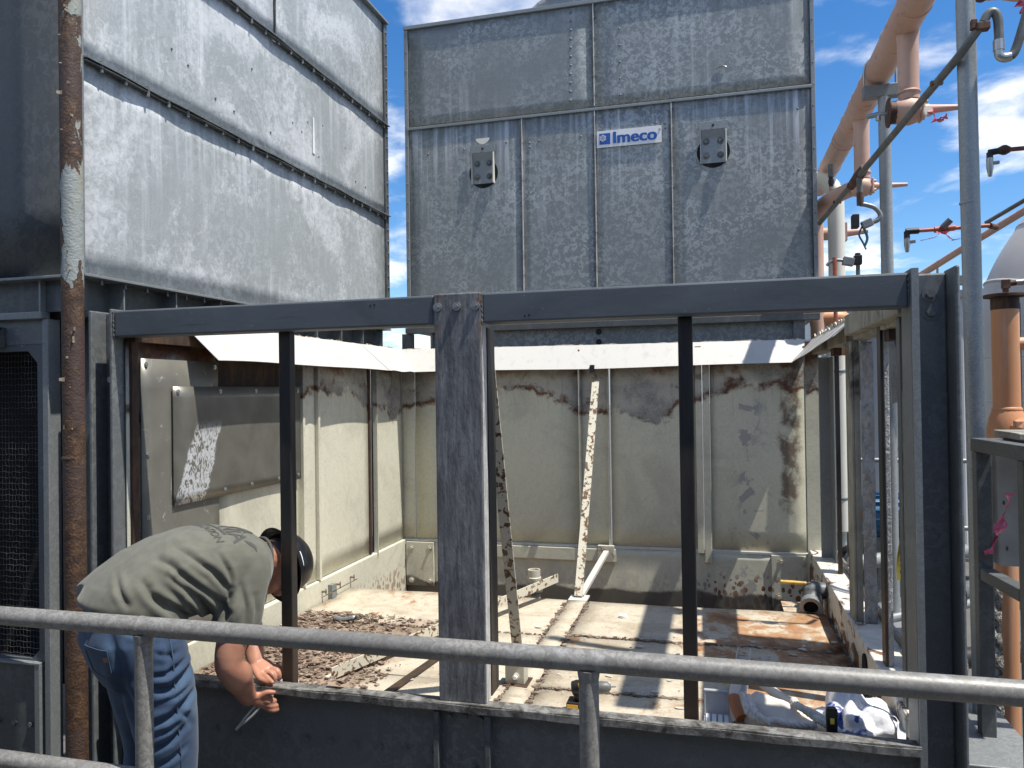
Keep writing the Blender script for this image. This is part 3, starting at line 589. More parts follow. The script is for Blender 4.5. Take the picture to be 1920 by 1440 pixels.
bpanel(-2.198, .615, .17, .612, YB - .006, 'lower_wall', bow=.004)
MB().box(-2.17, -1.96, YB - .03, YB - .012, .30, .612).build('corner_patch', M['wall_back'], bs, bevel=.002)
MB().box(.33, .56, YB - .022, YB - .010, .17, .612).build('corner_patch', M['wall_back'], bs, bevel=.002)
b = MB()
for x, z in ((-2.13, .57), (-1.99, .57), (-1.99, .34), (-2.13, .34), (.39, .575), (.52, .57), (.37, .35)): b.hexbolt((x, YB - .03 if x < 0 else YB - .022, z), (0, -1, 0), .012, .014)
stuffpart(b.build('patch_bolts', M['cream'], bs))
MB().box(-1.55, -.66, YB - .03, YB - .012, .53, .612).build('lower_batten', M['wall_back'], bs, bevel=.002)
# left wall panels (plane X = XL)
def lpanel(y0, y1, z0, z1, x=XL, nm='wall_panel', mat=None, bow=.008, bevel=0):
    def fn(a, b): return (x + bow * math.sin(math.pi * a) * math.sin(math.pi * b) * (1 + .6 * math.sin(6 * b + y0 * 3)), y0 + (y1 - y0) * a, z0 + (z1 - z0) * b)
    return MB().grid(fn, 8, 10).build(nm, mat or M['wall_left'], bs, smooth=60, solid=.005)
lpanel(2.50, 3.05, .6, 1.90, XL - .012); lpanel(3.06, 3.76, .632, 1.70, XL - .008)
lpanel(3.06, 3.76, 1.70, 1.92, XL - .05, mat=M['dark_rust'])
lpanel(3.945, 4.612, .632, 1.94); lpanel(4.70, 5.185, .632, 1.94)
lpanel(3.785, 3.915, .632, 1.94, XL + .006, 'wall_strip')
for y in (3.755, 3.92): MB().box(XL - .03, XL + .03, y, y + .022, .632, 1.93).build('wall_stud', M['wall_left'], bs, bevel=.003)
MB().box(XL - .03, XL + .012, 4.614, 4.64, .632, 1.94).build('wall_stud', M['dark_rust'], bs); MB().angle((XL, 4.695, .60), (XL, 4.695, 1.94), .05, .03, .006, up=(1, 0, 0)).build('wall_stud', M['wall_left'], bs)
lpanel(2.56, 3.045, .60, 1.833, XL + .006, 'patch_sheet', M['patch2'], .003)
pp = lpanel(2.727, 3.738, 1.225, 1.722, XL + .02, 'patch_sheet', M['patch'], .003)
pp['label'] = 'tan patch plate with white scrapes bolted on the left wall'
b = MB()
for y, z in ((2.755, 1.70), (3.04, 1.70), (3.32, 1.70), (3.71, 1.70), (2.755, 1.255), (3.07, 1.25), (3.28, 1.25), (3.52, 1.25), (3.71, 1.25), (2.585, 1.81), (3.02, 1.81), (2.59, 1.45), (2.59, 1.2), (2.59, .9)):
    b.hexbolt((XL + .0225 if z < 1.75 and y > 2.7 else XL + .009, y, z), (1, 0, 0), .006, .006)
stuffpart(b.build('patch_bolts', M['chrome'], bs))
MB().box(XL - .03, XL + .004, 2.515, 2.552, .6, 1.90).build('wall_edge_angle', M['dark_rust'], bs, bevel=.003)
MB().box(XL - .03, XL + .03, 2.505, 5.18, 1.895, 1.94).build('wall_top_rail', M['dark_rust'], bs)
MB().box(XL - .02, XL + .022, 2.52, 5.185, .16, .626).build('lower_wall', M['wall_left'], bs, bevel=.006)
b = MB()
for y in (3.95, 4.12, 4.3): b.cyl((XL + .022, y, .56), (XL + .05, y, .56), .006, 6); b.box(XL + .045, XL + .05, y - .002, y + .003, .54, .575)
b.box(XL + .046, XL + .05, 3.9, 4.34, .538, .543)
stuffpart(b.build('wall_studs_row', M['joint'], bs))
MB().box(XL + .02, XL + .05, 4.02, 4.07, .5, .58).build('loose_clip', M['galv'], bs)
# flashing strips (thin sheet, sloping into the basin)
def sheet(pts_top, pts_bot, nm='flashing', mat=None, n=24, jag=.0):
    def L(P, a):
        i = min(int(a * (len(P) - 1)), len(P) - 2); t = a * (len(P) - 1) - i; return Vector(P[i]).lerp(Vector(P[i + 1]), t)
    m = MB(); m.grid(lambda a, b: L(pts_top, a).lerp(L(pts_bot, a), b) + Vector((0, 0, .003 * math.sin(9 * a) * b)), n, 3)
    return m.build(nm, mat or M['flash'], bs, solid=.003)
sheet([(XL + .0, 2.80, 2.0), (XL, 3.55, 2.0), (XL, 4.52, 2.0)], [(-2.055, 2.86, 1.832), (-2.055, 3.6, 1.836), (-2.055, 4.64, 1.828)])
sheet([(XL, 4.525, 2.0), (XL, 5.185, 2.0)], [(-2.052, 4.645, 1.829), (-2.052, 5.055, 1.828)])
sheet([(XL, 5.186, 1.998), (-.8, 5.186, 1.99), (.60, 5.186, 1.985)], [(-2.05, 5.055, 1.828), (-.8, 5.055, 1.826), (.46, 5.055, 1.836)])
sheet([(.60, 5.18, 1.985), (.61, 4.4, 1.99), (.60, 3.62, 1.985)], [(.462, 5.055, 1.834), (.47, 4.4, 1.86), (.50, 3.58, 1.90)])
def ragged(p, q, up, nm, h=.03, n=60):
    m = MB(); p, q = Vector(p), Vector(q); d = (q - p) / n; a, bb = [], []
    for i in range(n + 1):
        a.append(p + d * i); bb.append(p + d * i + Vector(up) * (h * random.uniform(.35, 1)))
    m.add(a + bb, [(i, i + 1, n + 2 + i, n + 1 + i) for i in range(n)]); return m.build(nm, M['flash_edge'], bs, solid=.006)
ragged((XL - .004, 2.78, 1.99), (XL - .004, 5.19, 1.99), (0, 0, 1), 'ragged_edge', .020); ragged((XL, 5.192, 1.985), (.6, 5.192, 1.975), (0, 0, 1), 'ragged_edge', .020)
ragged((.612, 5.15, 1.97), (.612, 3.5, 1.975), (0, 0, 1), 'ragged_edge', .05)
MB().box(-.80, -.77, 5.045, 5.07, 1.80, 1.85).build('brace_tab', M['black_bar'], bs)
# right side: sill, posts, top rail
MB().box(.555, .69, 2.635, 5.18, .44, .662).build('right_sill', M['sill'], bs, bevel=.008)
MB().box(.682, .694, 2.6, 5.10, .662, .70).build('sill_flange', M['lip'], bs)
for y0, y1 in ((4.62, 4.75), (4.2, 4.3), (3.35, 3.42)): MB().box(.552, .60, y0, y1, .5, .60).build('sill_bracket', M['mottled_bar'], bs, bevel=.004)
MB().cyl((.548, 3.28, .585), (.556, 3.28, .585), .045, 24).build('sill_hole', M['void'], bs)
m = MB(); m.box(.60, .665, 4.92, 4.93, .66, 1.86); m.box(.66, .668, 4.78, 4.93, .66, 1.86); m.build('right_post', M['galv'], bs, bevel=.003)
MB().box(.635, .655, 4.50, 4.53, .66, 1.87).build('right_post', M['black_bar'], bs)
m = MB(); m.box(.570, .582, 3.60, 3.74, .62, 1.88); m.box(.582, .606, 3.60, 3.612, .62, 1.88); m.build('right_post', M['cream_grime'], bs, bevel=.004)
m = MB(); m.grid(lambda a, b: (.6075 + .05 * a, 3.585 + .004 * math.sin(30 * b + 3 * a), .66 + 1.215 * b), 8, 60); m.build('lumpy_post_face', M['rough_plate'], bs, smooth=180, solid=.006)
MB().box(.5935, .6125, 3.05, 3.085, .662, 1.90).build('right_post', M['rough_plate'], bs, bevel=.004)
MB().box(.584, .593, 3.05, 3.11, .662, 1.90).build('right_post', M['black_bar'], bs)
m = MB(); m.box(.566, .574, 2.66, 2.71, .64, 1.90); m.box(.574, .598, 2.66, 2.672, .64, 1.90); m.build('right_post', M['galv_mid'], bs, bevel=.004)
MB().box(.585, .665, 2.55, 5.15, 1.885, 1.965).build('right_top_rail', M['cream_grime'], bs, bevel=.004)
MB().box(.54, .60, 2.56, 3.55, 1.90, 1.985).build('right_top_angle', M['cream_grime'], bs, bevel=.006)
for y in (2.98, 4.30): MB().box(.60, .64, y, y + .10, 1.845, 1.886).build('rail_shim', M['dark_rust'], bs)
# front curb
MB().grid(lambda a, b: (XL + .0 + 2.755 * a, 2.425 + .05 * b, .643 + .002 * math.sin(40 * a) * (1 - b)), 80, 2).build('curb_lip', M['lip'], bs, solid=.006)
MB().grid(lambda a, b: (XL + 2.755 * a, 2.425, .620 + .022 * b + .0015 * math.sin(57 * a)), 80, 2).build('curb_edge', M['lip'], bs, solid=.006)
MB().box(XL, XR, 2.4775, 2.4845, .455, .638).build('curb_back', M['lip'], bs)
for x0, x1 in ((XL, -.935), (-.915, -.755), (-.735, XR)): MB().box(x0, x1, 2.468, 2.476, .12, .628).build('fascia_panel', M['galv_dark'], bs)
for x in (-.925, -.745): MB().box(x - .010, x + .010, 2.432, 2.476, .12, .612).build('fascia_rib', M['galv_mid'], bs, bevel=.003)
b = MB()
for i in range(11): b.hexbolt((-1.80 + i * .094, 2.468, .455 - .0 * i), (0, -1, 0), .008, .008)
for i in range(13): b.hexbolt((-.68 + i * .1, 2.468, .40), (0, -1, 0), .008, .008)
for x, z in ((-.885, .585), (-.83, .59), (-.775, .585), (-.86, .42), (-.80, .415)): b.hexbolt((x, 2.468, z), (0, -1, 0), .010, .009)
stuffpart(b.build('fascia_bolts', M['galv_dark'], bs))
MB().box(XL - .3, XR + .3, 2.44, 2.52, 0, .12).build('base_beam', M['galv_dark'], bs)
# front frame
m = MB(); m.box(-2.330, -2.316, 2.44, 2.545, 0, 2.015); m.box(-2.316, -2.232, 2.515, 2.527, 0, 2.012); m.box(-2.234, -2.220, 2.44, 2.62, 0, 2.018)
fp = m.build('front_post', M['galv_dark'], bs, bevel=.005)
MB().cyl((-2.300, 2.5135, 1.75), (-2.300, 2.5155, 1.75), .012, 16).build('post_hole', M['white_sign'], fp)
m = MB(); m.box(.550, .572, 2.435, 2.56, 0, 2.022); m.box(.572, .668, 2.53, 2.543, 0, 2.016); m.box(.668, .682, 2.445, 2.56, 0, 2.025)
fp = m.build('front_post', M['galv_dark'], bs, bevel=.006)
for z in (1.90, 1.955): MB().hexbolt((.625, 2.53, z), (0, -1, 0), .014, .012).build('bolt', M['galv_dark'], fp)
for z in (.45, .30): MB().hexbolt((.625, 2.53, z), (0, -1, 0), .012, .010).build('bolt', M['galv_dark'], fp)
m = MB(); m.box(.5515, .5705, 2.429, 2.4345, .3, 2.02); m.build('post_edge', M['galv'], fp)
for x0, x1 in ((-2.216, -.9155), (-.7465, .548)):
    m = MB(); m.box(x0, x1, 2.446, 2.530, 1.910, 2.011); m.build('front_beam', M['slate'], bs, bevel=.007)
m = MB(); m.box(-.914, -.748, 2.440, 2.452, .646, 2.014); m.box(-.914, -.902, 2.452, 2.49, .646, 1.905)
cl_ = m.build('front_column', M['column'], bs, bevel=.005)
MB().box(-.757, -.7485, 2.4525, 2.50, .646, 1.905).build('column_flange', M['rough_white'], cl_, bevel=.003)  # bright sunlit side put into the flange colour
MB().box(-.790, -.7485, 2.512, 2.60, .646, 1.90).build('column_back', M['black_bar'], cl_, bevel=.003)
for x in (-.9, -.832, -.766):
    MB().cyl((x, 2.4405, 1.968), (x, 2.432, 1.968), .0145, 20).hexbolt((x, 2.432, 1.968), (0, -1, 0), .007, .006, False).build('bolt', M['chrome'], cl_)
for x in (-1.512, -.088):
    m = MB(); m.box(x - .0235, x + .0215, 2.486, 2.526, .505, 1.909); o = m.build('upright_bar', M['black_bar'], bs, bevel=.004)
# welds at the beam ends and a few drilled holes
for x in (-2.2175, -.9148, -.7472, .5488):
    m = MB(); m.tube([(x + .0015 * math.sin(k * 2.1), 2.4455 + .0008 * math.sin(k * 3.7), 1.912 + k * .0055) for k in range(18)], [.0032 + .001 * math.sin(k * 1.9) for k in range(18)], 8); m.build('weld_bead', M['galv_mid'], bs, smooth=60)
b = MB()
for x, z in ((-1.15, 1.985), (-1.135, 1.987), (-.60, 1.928), (-.585, 1.93)): b.cyl((x, 2.4462, z), (x, 2.4452, z), .003, 10)
stuffpart(b.build('drilled_holes', M['void'], bs))
# braces
MB().angle((-.80, 3.0, .56), (-.80, 2.60, 1.86), .042, .042, .006, up=(0, 1, 0), side=-1).build('brace', M['mottled_bar'], bs)
MB().box(-.835, -.755, 2.985, 3.05, .508, .585).build('brace_foot', M['cream'], bs, bevel=.003)
MB().hexbolt((-.79, 2.985, .54), (0, -1, 0), .008, .02).build('brace_bolt', M['white_pipe'], bs)
MB().box(-.84, -.74, 2.96, 3.07, .503, .509).build('brace_shim', M['dark_rust'], bs)
MB().beam((-.765, 4.30, .52), (-.765, 5.07, 1.74), .046, .012, (0, 1, .6)).build('brace', M['mottled_bar'], bs)
MB().beam((-.755, 4.32, .515), (-.72, 5.13, .60), .035, .02).build('brace', M['flash'], bs)
MB().box(-.78, -.67, 5.14, 5.175, .53, .64).build('brace_bracket', M['cream'], bs, bevel=.003)
MB().box(-.815, -.71, 4.24, 4.36, .503, .512).build('brace_foot', M['flash'], bs)

# ------------------------------------------------------------------ rusty pipe at the left
rp_ = thing('rusty_pipe', 'tall rust brown pipe with peeling grey paint standing at the left', 'pipe', (-2.28, 2.31, 0))
MB().tube([(-2.268 - .012 * (k / 24), 2.31, -.02 + k * .215) for k in range(25)], .0375, 40).build('pipe_body', M['rust_pipe'], rp_, smooth=60)
MB().tube([(-2.274, 2.31, 1.452), (-2.274, 2.31, 1.456), (-2.274, 2.31, 1.464), (-2.274, 2.31, 1.468)], [.0378, .0396, .0396, .0378], 40).build('weld_bead', M['rust_pipe'], rp_, smooth=60)
# curling paint flakes
m = MB()
for i in range(34):
    z = random.choice([random.uniform(1.55, 2.25), random.uniform(1.6, 1.95), random.uniform(2.6, 3.15)]); a = random.uniform(-1.75, -.35)
    c = Vector((-2.275 + math.cos(a) * .0375, 2.31 + math.sin(a) * .0375, z)); nr = Vector((math.cos(a), math.sin(a), 0)); tg = Vector((-nr.y, nr.x, 0)); s_ = random.uniform(.006, .015); h_ = s_ * random.uniform(.6, 1.4); cu_ = random.uniform(.3, .9); sg_ = random.choice((-1, 1))
    m.add([c + tg * (s_ * u * sg_) + Vector((0, 0, h_ * v_ * (1 - .3 * u))) + nr * (cu_ * s_ * u * u) for u in (0, .5, 1) for v_ in (-.5, .1, .5)], [(0, 1, 4, 3), (1, 2, 5, 4), (3, 4, 7, 6), (4, 5, 8, 7)])
M['flake'] = (lambda g: g.fin(g.ramp(g.noise(30, 3), [(.35, (.14, .09, .055)), (.6, (.30, .26, .19))]), .7))(G('curled paint flake'))
stuffpart(m.build('paint_flakes', M['flake'], rp_))

# ------------------------------------------------------------------ guard rail in front
gr = thing('guard_rail', 'galvanised pipe guard rail crossing the whole foreground', 'railing', (-.83, 1.62, 0))
MB().tube([(-3.6 + i * .35, 1.62, 1.108) for i in range(19)], .0240, 28).build('top_rail', M['rail'], gr, smooth=60)
MB().tube([(-3.6 + i * .35, 1.62, .730) for i in range(19)], .0235, 24).build('mid_rail', M['rail'], gr, smooth=60)
for x in (-2.505, -1.387, -.269, .849, 1.967):
    p = MB().cyl((x, 1.62, -.02), (x, 1.62, 1.088), .0212, 28).build('post', M['rail'], gr, smooth=60)
    MB().tube([(x, 1.62, 1.068), (x, 1.62, 1.078), (x, 1.62, 1.09)], [.0214, .0232, .0245], 24).build('weld', M['rail'], p, smooth=60)
MB().tube([(-1.402, 1.62, 1.108), (-1.398, 1.62, 1.108), (-1.392, 1.62, 1.108), (-1.388, 1.62, 1.108)], [.0241, .0253, .0253, .0241], 28).build('weld', M['rail'], gr, smooth=60)
# ------------------------------------------------------------------ the worker
V = Vector
def evaluated(o, name, mat, parent=None):
    bpy.context.view_layer.update()
    me = bpy.data.meshes.new_from_object(o.evaluated_get(bpy.context.evaluated_depsgraph_get())); me.name = name
    bpy.data.objects.remove(o); me.materials.clear(); me.materials.append(mat)
    me.polygons.foreach_set('use_smooth', [True] * len(me.polygons))
    r = bpy.data.objects.new(name, me); COL.objects.link(r)
    if parent is not None: r.parent = parent; r.matrix_parent_inverse = Matrix.Translation(parent.get('_o', (0, 0, 0))).inverted()
    return r
def fused(mb, name, mat, parent, vox, smooth=6, fac=.5):
    o = bpy.data.objects.new('tmp', mb.mesh('tmp')); COL.objects.link(o)
    m = o.modifiers.new('r', 'REMESH'); m.mode = 'VOXEL'; m.voxel_size = vox
    if smooth:
        s = o.modifiers.new('s', 'SMOOTH'); s.iterations = smooth; s.factor = fac
    return evaluated(o, name, mat, parent)
def limb(mb, pts, rs, n=16, sub=4):
    P_ = smooth_path(pts, sub); k = len(P_); rr = []
    for i in range(k):
        t = i / (k - 1) * (len(rs) - 1); j = min(int(t), len(rs) - 2); rr.append(rs[j] + (rs[j + 1] - rs[j]) * (t - j))
    mb.tube(P_, rr, n); mb.ball(P_[0], rr[0] * .98, n=n, m=8); mb.ball(P_[-1], rr[-1] * .98, n=n, m=8)
def folds(o, lines, nside=None, a_dir=(.81, .586)):
    me = o.data; n = len(me.vertices); co = np.empty(n * 3); no = np.empty(n * 3)
    me.vertices.foreach_get('co', co); me.vertices.foreach_get('normal', no); co = co.reshape(-1, 3); no = no.reshape(-1, 3)
    q = np.stack([co[:, 0] * a_dir[0] + co[:, 1] * a_dir[1], co[:, 2]], 1)
    wgt = np.clip((no @ np.array([.586, -.81, .25]) + .25) / .5, 0, 1); disp = np.zeros(n)
    for amp, wd, pl in lines:
        d = np.full(n, 9.); tt = np.zeros(n); L = len(pl) - 1
        for i in range(L):
            a, b = np.array(pl[i]), np.array(pl[i + 1]); ab = b - a; t = np.clip(((q - a) @ ab) / (ab @ ab), 0, 1)
            dd = np.linalg.norm(q - (a + t[:, None] * ab), axis=1); k = dd < d; d[k] = dd[k]; tt[k] = (i + t[k]) / L
        taper = np.sin(np.pi * np.clip(tt * .86 + .07, 0, 1)) ** .7
        disp += .95 * (-amp * taper * np.exp(-(d / (.85 * wd)) ** 2) + .62 * amp * taper * np.exp(-((d - 2.1 * wd) / (1.25 * wd)) ** 2))
    co += no * (disp * wgt)[:, None]; me.vertices.foreach_set('co', co.reshape(-1)); me.update()

M['skin'] = (lambda g: g.fin(g.mix(g.step(g.noise(9, 5, .6), .4, .7), (.43, .21, .14), (.33, .145, .09)), .5, 0, g.noise(180, 3), .12, .001, Subsurface_Weight=.06, Subsurface_Radius=(.02, .008, .004)))(G('tanned skin'))
g = G('olive tee shirt'); kn = g.noise(900, 2); hz = g.noise(24, 5)
M['shirt'] = g.fin(g.mix(.3, g.mix(g.step(hz, .4, .65), (.098, .099, .078), (.118, .119, .095)), g.ramp(kn, [(.3, (.4,) * 3), (.7, (.6,) * 3)]), 'OVERLAY'), .85, 0, kn, .2, .001, Sheen_Weight=.15)
M['print'] = (lambda g: g.fin((.055, .056, .05), .8))(G('dark shirt print'))
g = G('blue denim'); tw = g.noise(1, 3, .6, 0, st=(700, 700, 260)); fade = g.noise(5, 5, .6)
M['denim'] = g.fin(g.mix(.5, g.mix(g.step(fade, .4, .7), (.021, .046, .098), (.052, .098, .168)), g.ramp(tw, [(.3, (.3,) * 3), (.7, (.7,) * 3)]), 'OVERLAY'), .85, 0, tw, .3, .001, Sheen_Weight=.1)
M['stitch'] = (lambda g: g.fin((.06, .09, .14), .8))(G('jeans stitching'))
M['hat'] = (lambda g: g.fin((.010, .010, .011), .28))(G('black hard hat shell'))
M['hair'] = (lambda g: g.fin(g.ramp(g.noise(200, 3), [(.3, (.02, .013, .009)), (.7, (.07, .045, .03))]), .6))(G('short brown hair'))
M['red'] = (lambda g: g.fin((.55, .03, .03), .4))(G('red ear plug'))
M['leather'] = (lambda g: g.fin((.22, .15, .10), .6))(G('tan leather tag'))
M['boot'] = (lambda g: g.fin((.07, .045, .028), .6, 0, g.noise(90, 3), .3, .002))(G('brown boot leather'))

man = thing('person', 'worker in olive tee shirt, blue jeans and black hard hat bending over the curb', 'person', (-1.785, 2.06, 0))
D_ = V((.487, .873, 0)); S_ = V((.873, -.487, 0)); UP = V((0, 0, 1))
pel = V((-1.785, 2.06, .985))
# --- bare body: head, neck, arms and hands on an inner trunk
HC = V((-1.640, 2.620, 1.025)); hU = V((.36, .92, .08)).normalized(); hF = V((.40, -.03, -.9)); hF = (hF - hU * hF.dot(hU)).normalized(); hR = hF.cross(hU).normalized()
HR = Matrix((hR, hF, hU)).transposed()
b = MB()
b.ball(HC + hU * .02, .074, .096, .10, 24, 16, HR)                      # skull
b.ball(HC - hU * .045 + hF * .03, .056, .062, .072, 20, 12, HR)         # jaw
b.ball(HC - hU * .085 + hF * .062, .026, .024, .024, 14, 8, HR)         # chin
b.ball(HC - hU * .02 + hF * .094, .013, .020, .026, 12, 8, HR)          # nose
b.ball(HC + hU * .02 + hF * .078, .048, .018, .014, 14, 8, HR)          # brow
b.ball(HC - hU * .058 + hF * .084, .024, .010, .008, 12, 8, HR)         # lips
for s in (-1, 1):
    b.ball(HC + hR * .076 * s - hU * .005 - hF * .012, .009, .020, .032, 14, 10, HR)   # ear
    b.ball(HC + hR * .032 * s + hF * .080 - hU * .012, .026, .014, .018, 12, 8, HR)    # cheek
limb(b, [V((-1.625, 2.36, 1.10)), V((-1.617, 2.50, 1.075)), HC - hU * .06 - hF * .015], [.075, .064, .060], 18)
b.loft([(V((-1.76, 2.12, 1.06)), S_ * .12, UP * .09), (V((-1.68, 2.26, 1.07)), S_ * .15, UP * .10), (V((-1.62, 2.40, 1.075)), S_ * .14, UP * .07)], 20)
rs, re, rw = V((-1.535, 2.285, 1.105)), V((-1.552, 2.20, .817)), V((-1.588, 2.355, .628))
limb(b, [rs, rs.lerp(re, .5) + V((.004, -.006, 0)), re, re.lerp(rw, .28) + V((.012, -.006, -.012)), re.lerp(rw, .65), rw], [.058, .054, .046, .050, .040, .028], 40, 8)
ls, le, lw = V((-1.70, 2.50, 1.06)), V((-1.735, 2.585, .83)), V((-1.655, 2.505, .695))
limb(b, [ls, ls.lerp(le, .5), le, le.lerp(lw, .35), lw], [.056, .052, .045, .043, .029], 40, 8)
# right hand closed around the pliers below the curb lip
k0 = V((-1.543, 2.392, .604)); pr = (k0 - rw).normalized(); sd = V((.25, .35, -.9)).normalized()
b.loft([(rw, sd * .030, V((0, -.02, .006))), (rw.lerp(k0, .5), sd * .040, V((0, -.017, .004))), (k0, sd * .040, V((0, -.015, .004)))], 16)
for i, t in enumerate((-.030, -.010, .011, .030)):
    r0 = k0 + sd * t; L = (.034, .038, .036, .029)[i]
    limb(b, [r0 - pr * .012, r0 + pr * L * .55 + V((0, -.006, 0)), r0 + pr * L * .85 + V((-.002, .014, -.003)), r0 + pr * L * .30 + V((-.006, .030, -.006))], [.0095, .0095, .0088, .0078], 10, 3)
th = rw.lerp(k0, .35) + V((0, -.006, .014))
limb(b, [th, V((-1.556, 2.376, .628)), V((-1.534, 2.384, .640)), V((-1.512, 2.396, .638))], [.014, .0115, .0105, .0085], 12, 3)
# left hand flat on the lip, index finger along it
k1 = V((-1.590, 2.480, .675)); pl_ = (k1 - lw).normalized()
sdl = V((.45, .85, .2)).normalized(); b.loft([(lw, sdl * .029, V((.004, 0, .019))), (lw.lerp(k1, .5), sdl * .040, V((.004, 0, .018))), (k1, sdl * .040, V((0, 0, .015)))], 16)
for i, t in enumerate((-.030, -.009, .012, .031)):
    r0 = k1 + sdl * t
    pts = [r0 - pl_ * .01, r0 + V((.030, -.012, .004)), r0 + V((.050, -.020, -.004)), r0 + V((.066, -.026, -.010))] if i == 0 else [r0 - pl_ * .01, r0 + V((.028, -.006, .002)), r0 + V((.040, -.004, -.016)), r0 + V((.034, -.002, -.032))]
    limb(b, pts, [.0098, .0095, .0088, .0078], 10, 3)
limb(b, [lw.lerp(k1, .3) - sdl * .02, V((-1.60, 2.440, .668)), V((-1.568, 2.432, .660)), V((-1.545, 2.432, .655))], [.014, .0115, .0105, .009], 12, 3)
body = fused(b, 'body', M['skin'], man, .003, 7, .5)
# --- shirt
b = MB()
SP = [((-1.875, 1.965, 1.050), .145, .050), ((-1.835, 2.00, 1.068), .170, .075), ((-1.80, 2.06, 1.083), .178, .105), ((-1.755, 2.135, 1.093), .184, .130), ((-1.70, 2.24, 1.095), .192, .147), ((-1.655, 2.33, 1.093), .196, .140), ((-1.625, 2.40, 1.098), .185, .112), ((-1.612, 2.45, 1.095), .120, .080), ((-1.610, 2.48, 1.09), .085, .068)]
b.loft([(V(c), S_ * w_, (UP - D_ * .12) * h_, .86) for c, w_, h_ in SP], 36)
b.loft([(V((-1.795, 2.05, .995)), S_ * .182, D_ * .152 - UP * .046), (V((-1.795, 2.05, 1.03)), S_ * .184, D_ * .152 - UP * .03), (V((-1.79, 2.06, 1.10)), S_ * .172, D_ * .135)], 32)
sl1 = rs.lerp(re, .62)
limb(b, [V((-1.60, 2.34, 1.11)), rs + V((-.012, .008, -.004)), rs.lerp(re, .35) + V((0, -.004, 0)), sl1], [.088, .083, .079, .078], 24)
sl2 = ls.lerp(le, .6); limb(b, [V((-1.65, 2.44, 1.09)), ls, sl2], [.085, .08, .076], 24)
shirt = fused(b, 'shirt', M['shirt'], man, .0055, 7, .55)
def az(pts):   # world side-view coordinates (distance along the walkway diagonal, height)
    return pts
FL = [(.013, .0085, [(-.174, 1.178), (-.135, 1.159), (-.094, 1.117), (-.042, 1.066), (.007, 1.014)]), (.011, .008, [(-.135, 1.21), (-.082, 1.178), (-.019, 1.125), (.031, 1.058), (.035, 1.008)]),
      (.008, .007, [(-.002, 1.182), (.031, 1.117), (.041, 1.061)]), (.012, .010, [(-.21, 1.119), (-.185, 1.08), (-.146, 1.03), (-.115, .989)]),
      (.014, .0105, [(-.114, 1.12), (-.052, 1.039), (-.031, .994), (-.02, .956)]), (.011, .009, [(-.175, 1.071), (-.115, 1.018), (-.064, .959)]),
      (.018, .013, [(.013, 1.016), (.023, .979), (.014, .95)]), (.006, .008, [(.07, 1.059), (.083, .994), (.077, .94)]), (.005, .008, [(.113, 1.024), (.118, .969), (.11, .925)]),
      (.007, .008, [(-.29, 1.142), (-.273, 1.098), (-.25, 1.059)]), (.007, .007, [(-.143, 1.13), (-.094, 1.079), (-.06, 1.023)]), (.008, .007, [(-.092, 1.033), (-.067, .99), (-.058, .956)])]
folds(shirt, FL)
# seam lines and back print follow the cloth
from mathutils.bvhtree import BVHTree
def cloth_bvh(o): return BVHTree.FromPolygons([v.co.copy() for v in o.data.vertices], [tuple(p.vertices) for p in o.data.polygons])
bv = cloth_bvh(shirt)
def spine(v):     # v metres from the hem towards the neck
    P_ = [V(c) for c, _, _ in SP]; L = 0
    for i in range(len(P_) - 1):
        d = (P_[i + 1] - P_[i]).length
        if L + d >= v: return P_[i].lerp(P_[i + 1], (v - L) / d)
        L += d
    return P_[-1]
def onback(u, v, lift=.0015):
    t = u / .175; dr = (UP * math.cos(t) + S_ * math.sin(t)).normalized(); c = spine(v)
    h = bv.ray_cast(c + dr * .6, -dr)
    return (h[0] + h[1] * lift) if h[0] is not None else c + dr * .15
def back_print(me, nm):
    bm = bmesh.new(); bm.from_mesh(me); bmesh.ops.triangulate(bm, faces=bm.faces)
    for _ in range(3):
        es = [e for e in bm.edges if e.calc_length() > .012]
        if es: bmesh.ops.subdivide_edges(bm, edges=es, cuts=1); bmesh.ops.triangulate(bm, faces=bm.faces)
    for v in bm.verts: v.co = onback(v.co.x, v.co.y)
    bm.to_mesh(me); bm.free(); o = bpy.data.objects.new(nm, me); COL.objects.link(o); me.materials.clear(); me.materials.append(M['print']); o.parent = shirt
    return o
def flat_text(s, size, off, shear=0):
    cu = bpy.data.curves.new('t', 'FONT'); cu.body = s; cu.size = size; cu.offset = off; cu.align_x = 'RIGHT'; cu.shear = shear
    t = bpy.data.objects.new('t', cu); COL.objects.link(t); bpy.context.view_layer.update()
    me = bpy.data.meshes.new_from_object(t.evaluated_get(bpy.context.evaluated_depsgraph_get())); bpy.data.objects.remove(t); return me
me = flat_text('NIA', .082, .001); me.transform(Matrix.Translation((.175, .392, 0))); back_print(me, 'print_lettering')
me = flat_text('BRICATION', .040, .0004); me.transform(Matrix.Translation((.165, .335, 0))); back_print(me, 'print_lettering')
def flat_poly(pts):
    me = bpy.data.meshes.new('p'); me.from_pydata([(x, y, 0) for x, y in pts], [], [tuple(range(len(pts)))]); return me
back_print(flat_poly([(-.06, .376), (.125, .376), (.127, .387), (-.06, .387)]), 'print_bar')
back_print(flat_poly([(-.03, .455), (.03, .452), (.06, .458), (.09, .452), (.105, .465), (.115, .46), (.113, .475), (.128, .49), (.11, .505), (.095, .495), (.085, .51), (.05, .502), (.0, .505), (-.03, .51)]), 'print_map')
back_print(flat_poly([(.165, .43), (.185, .44), (.20, .455), (.218, .462), (.198, .468), (.178, .455)]), 'print_map')
m = MB(); m.tube([onback(.075 + .012 * i, .50 - .012 * i, .0005) for i in range(8)], .0012, 6); m.build('shoulder_seam', M['print'], shirt)
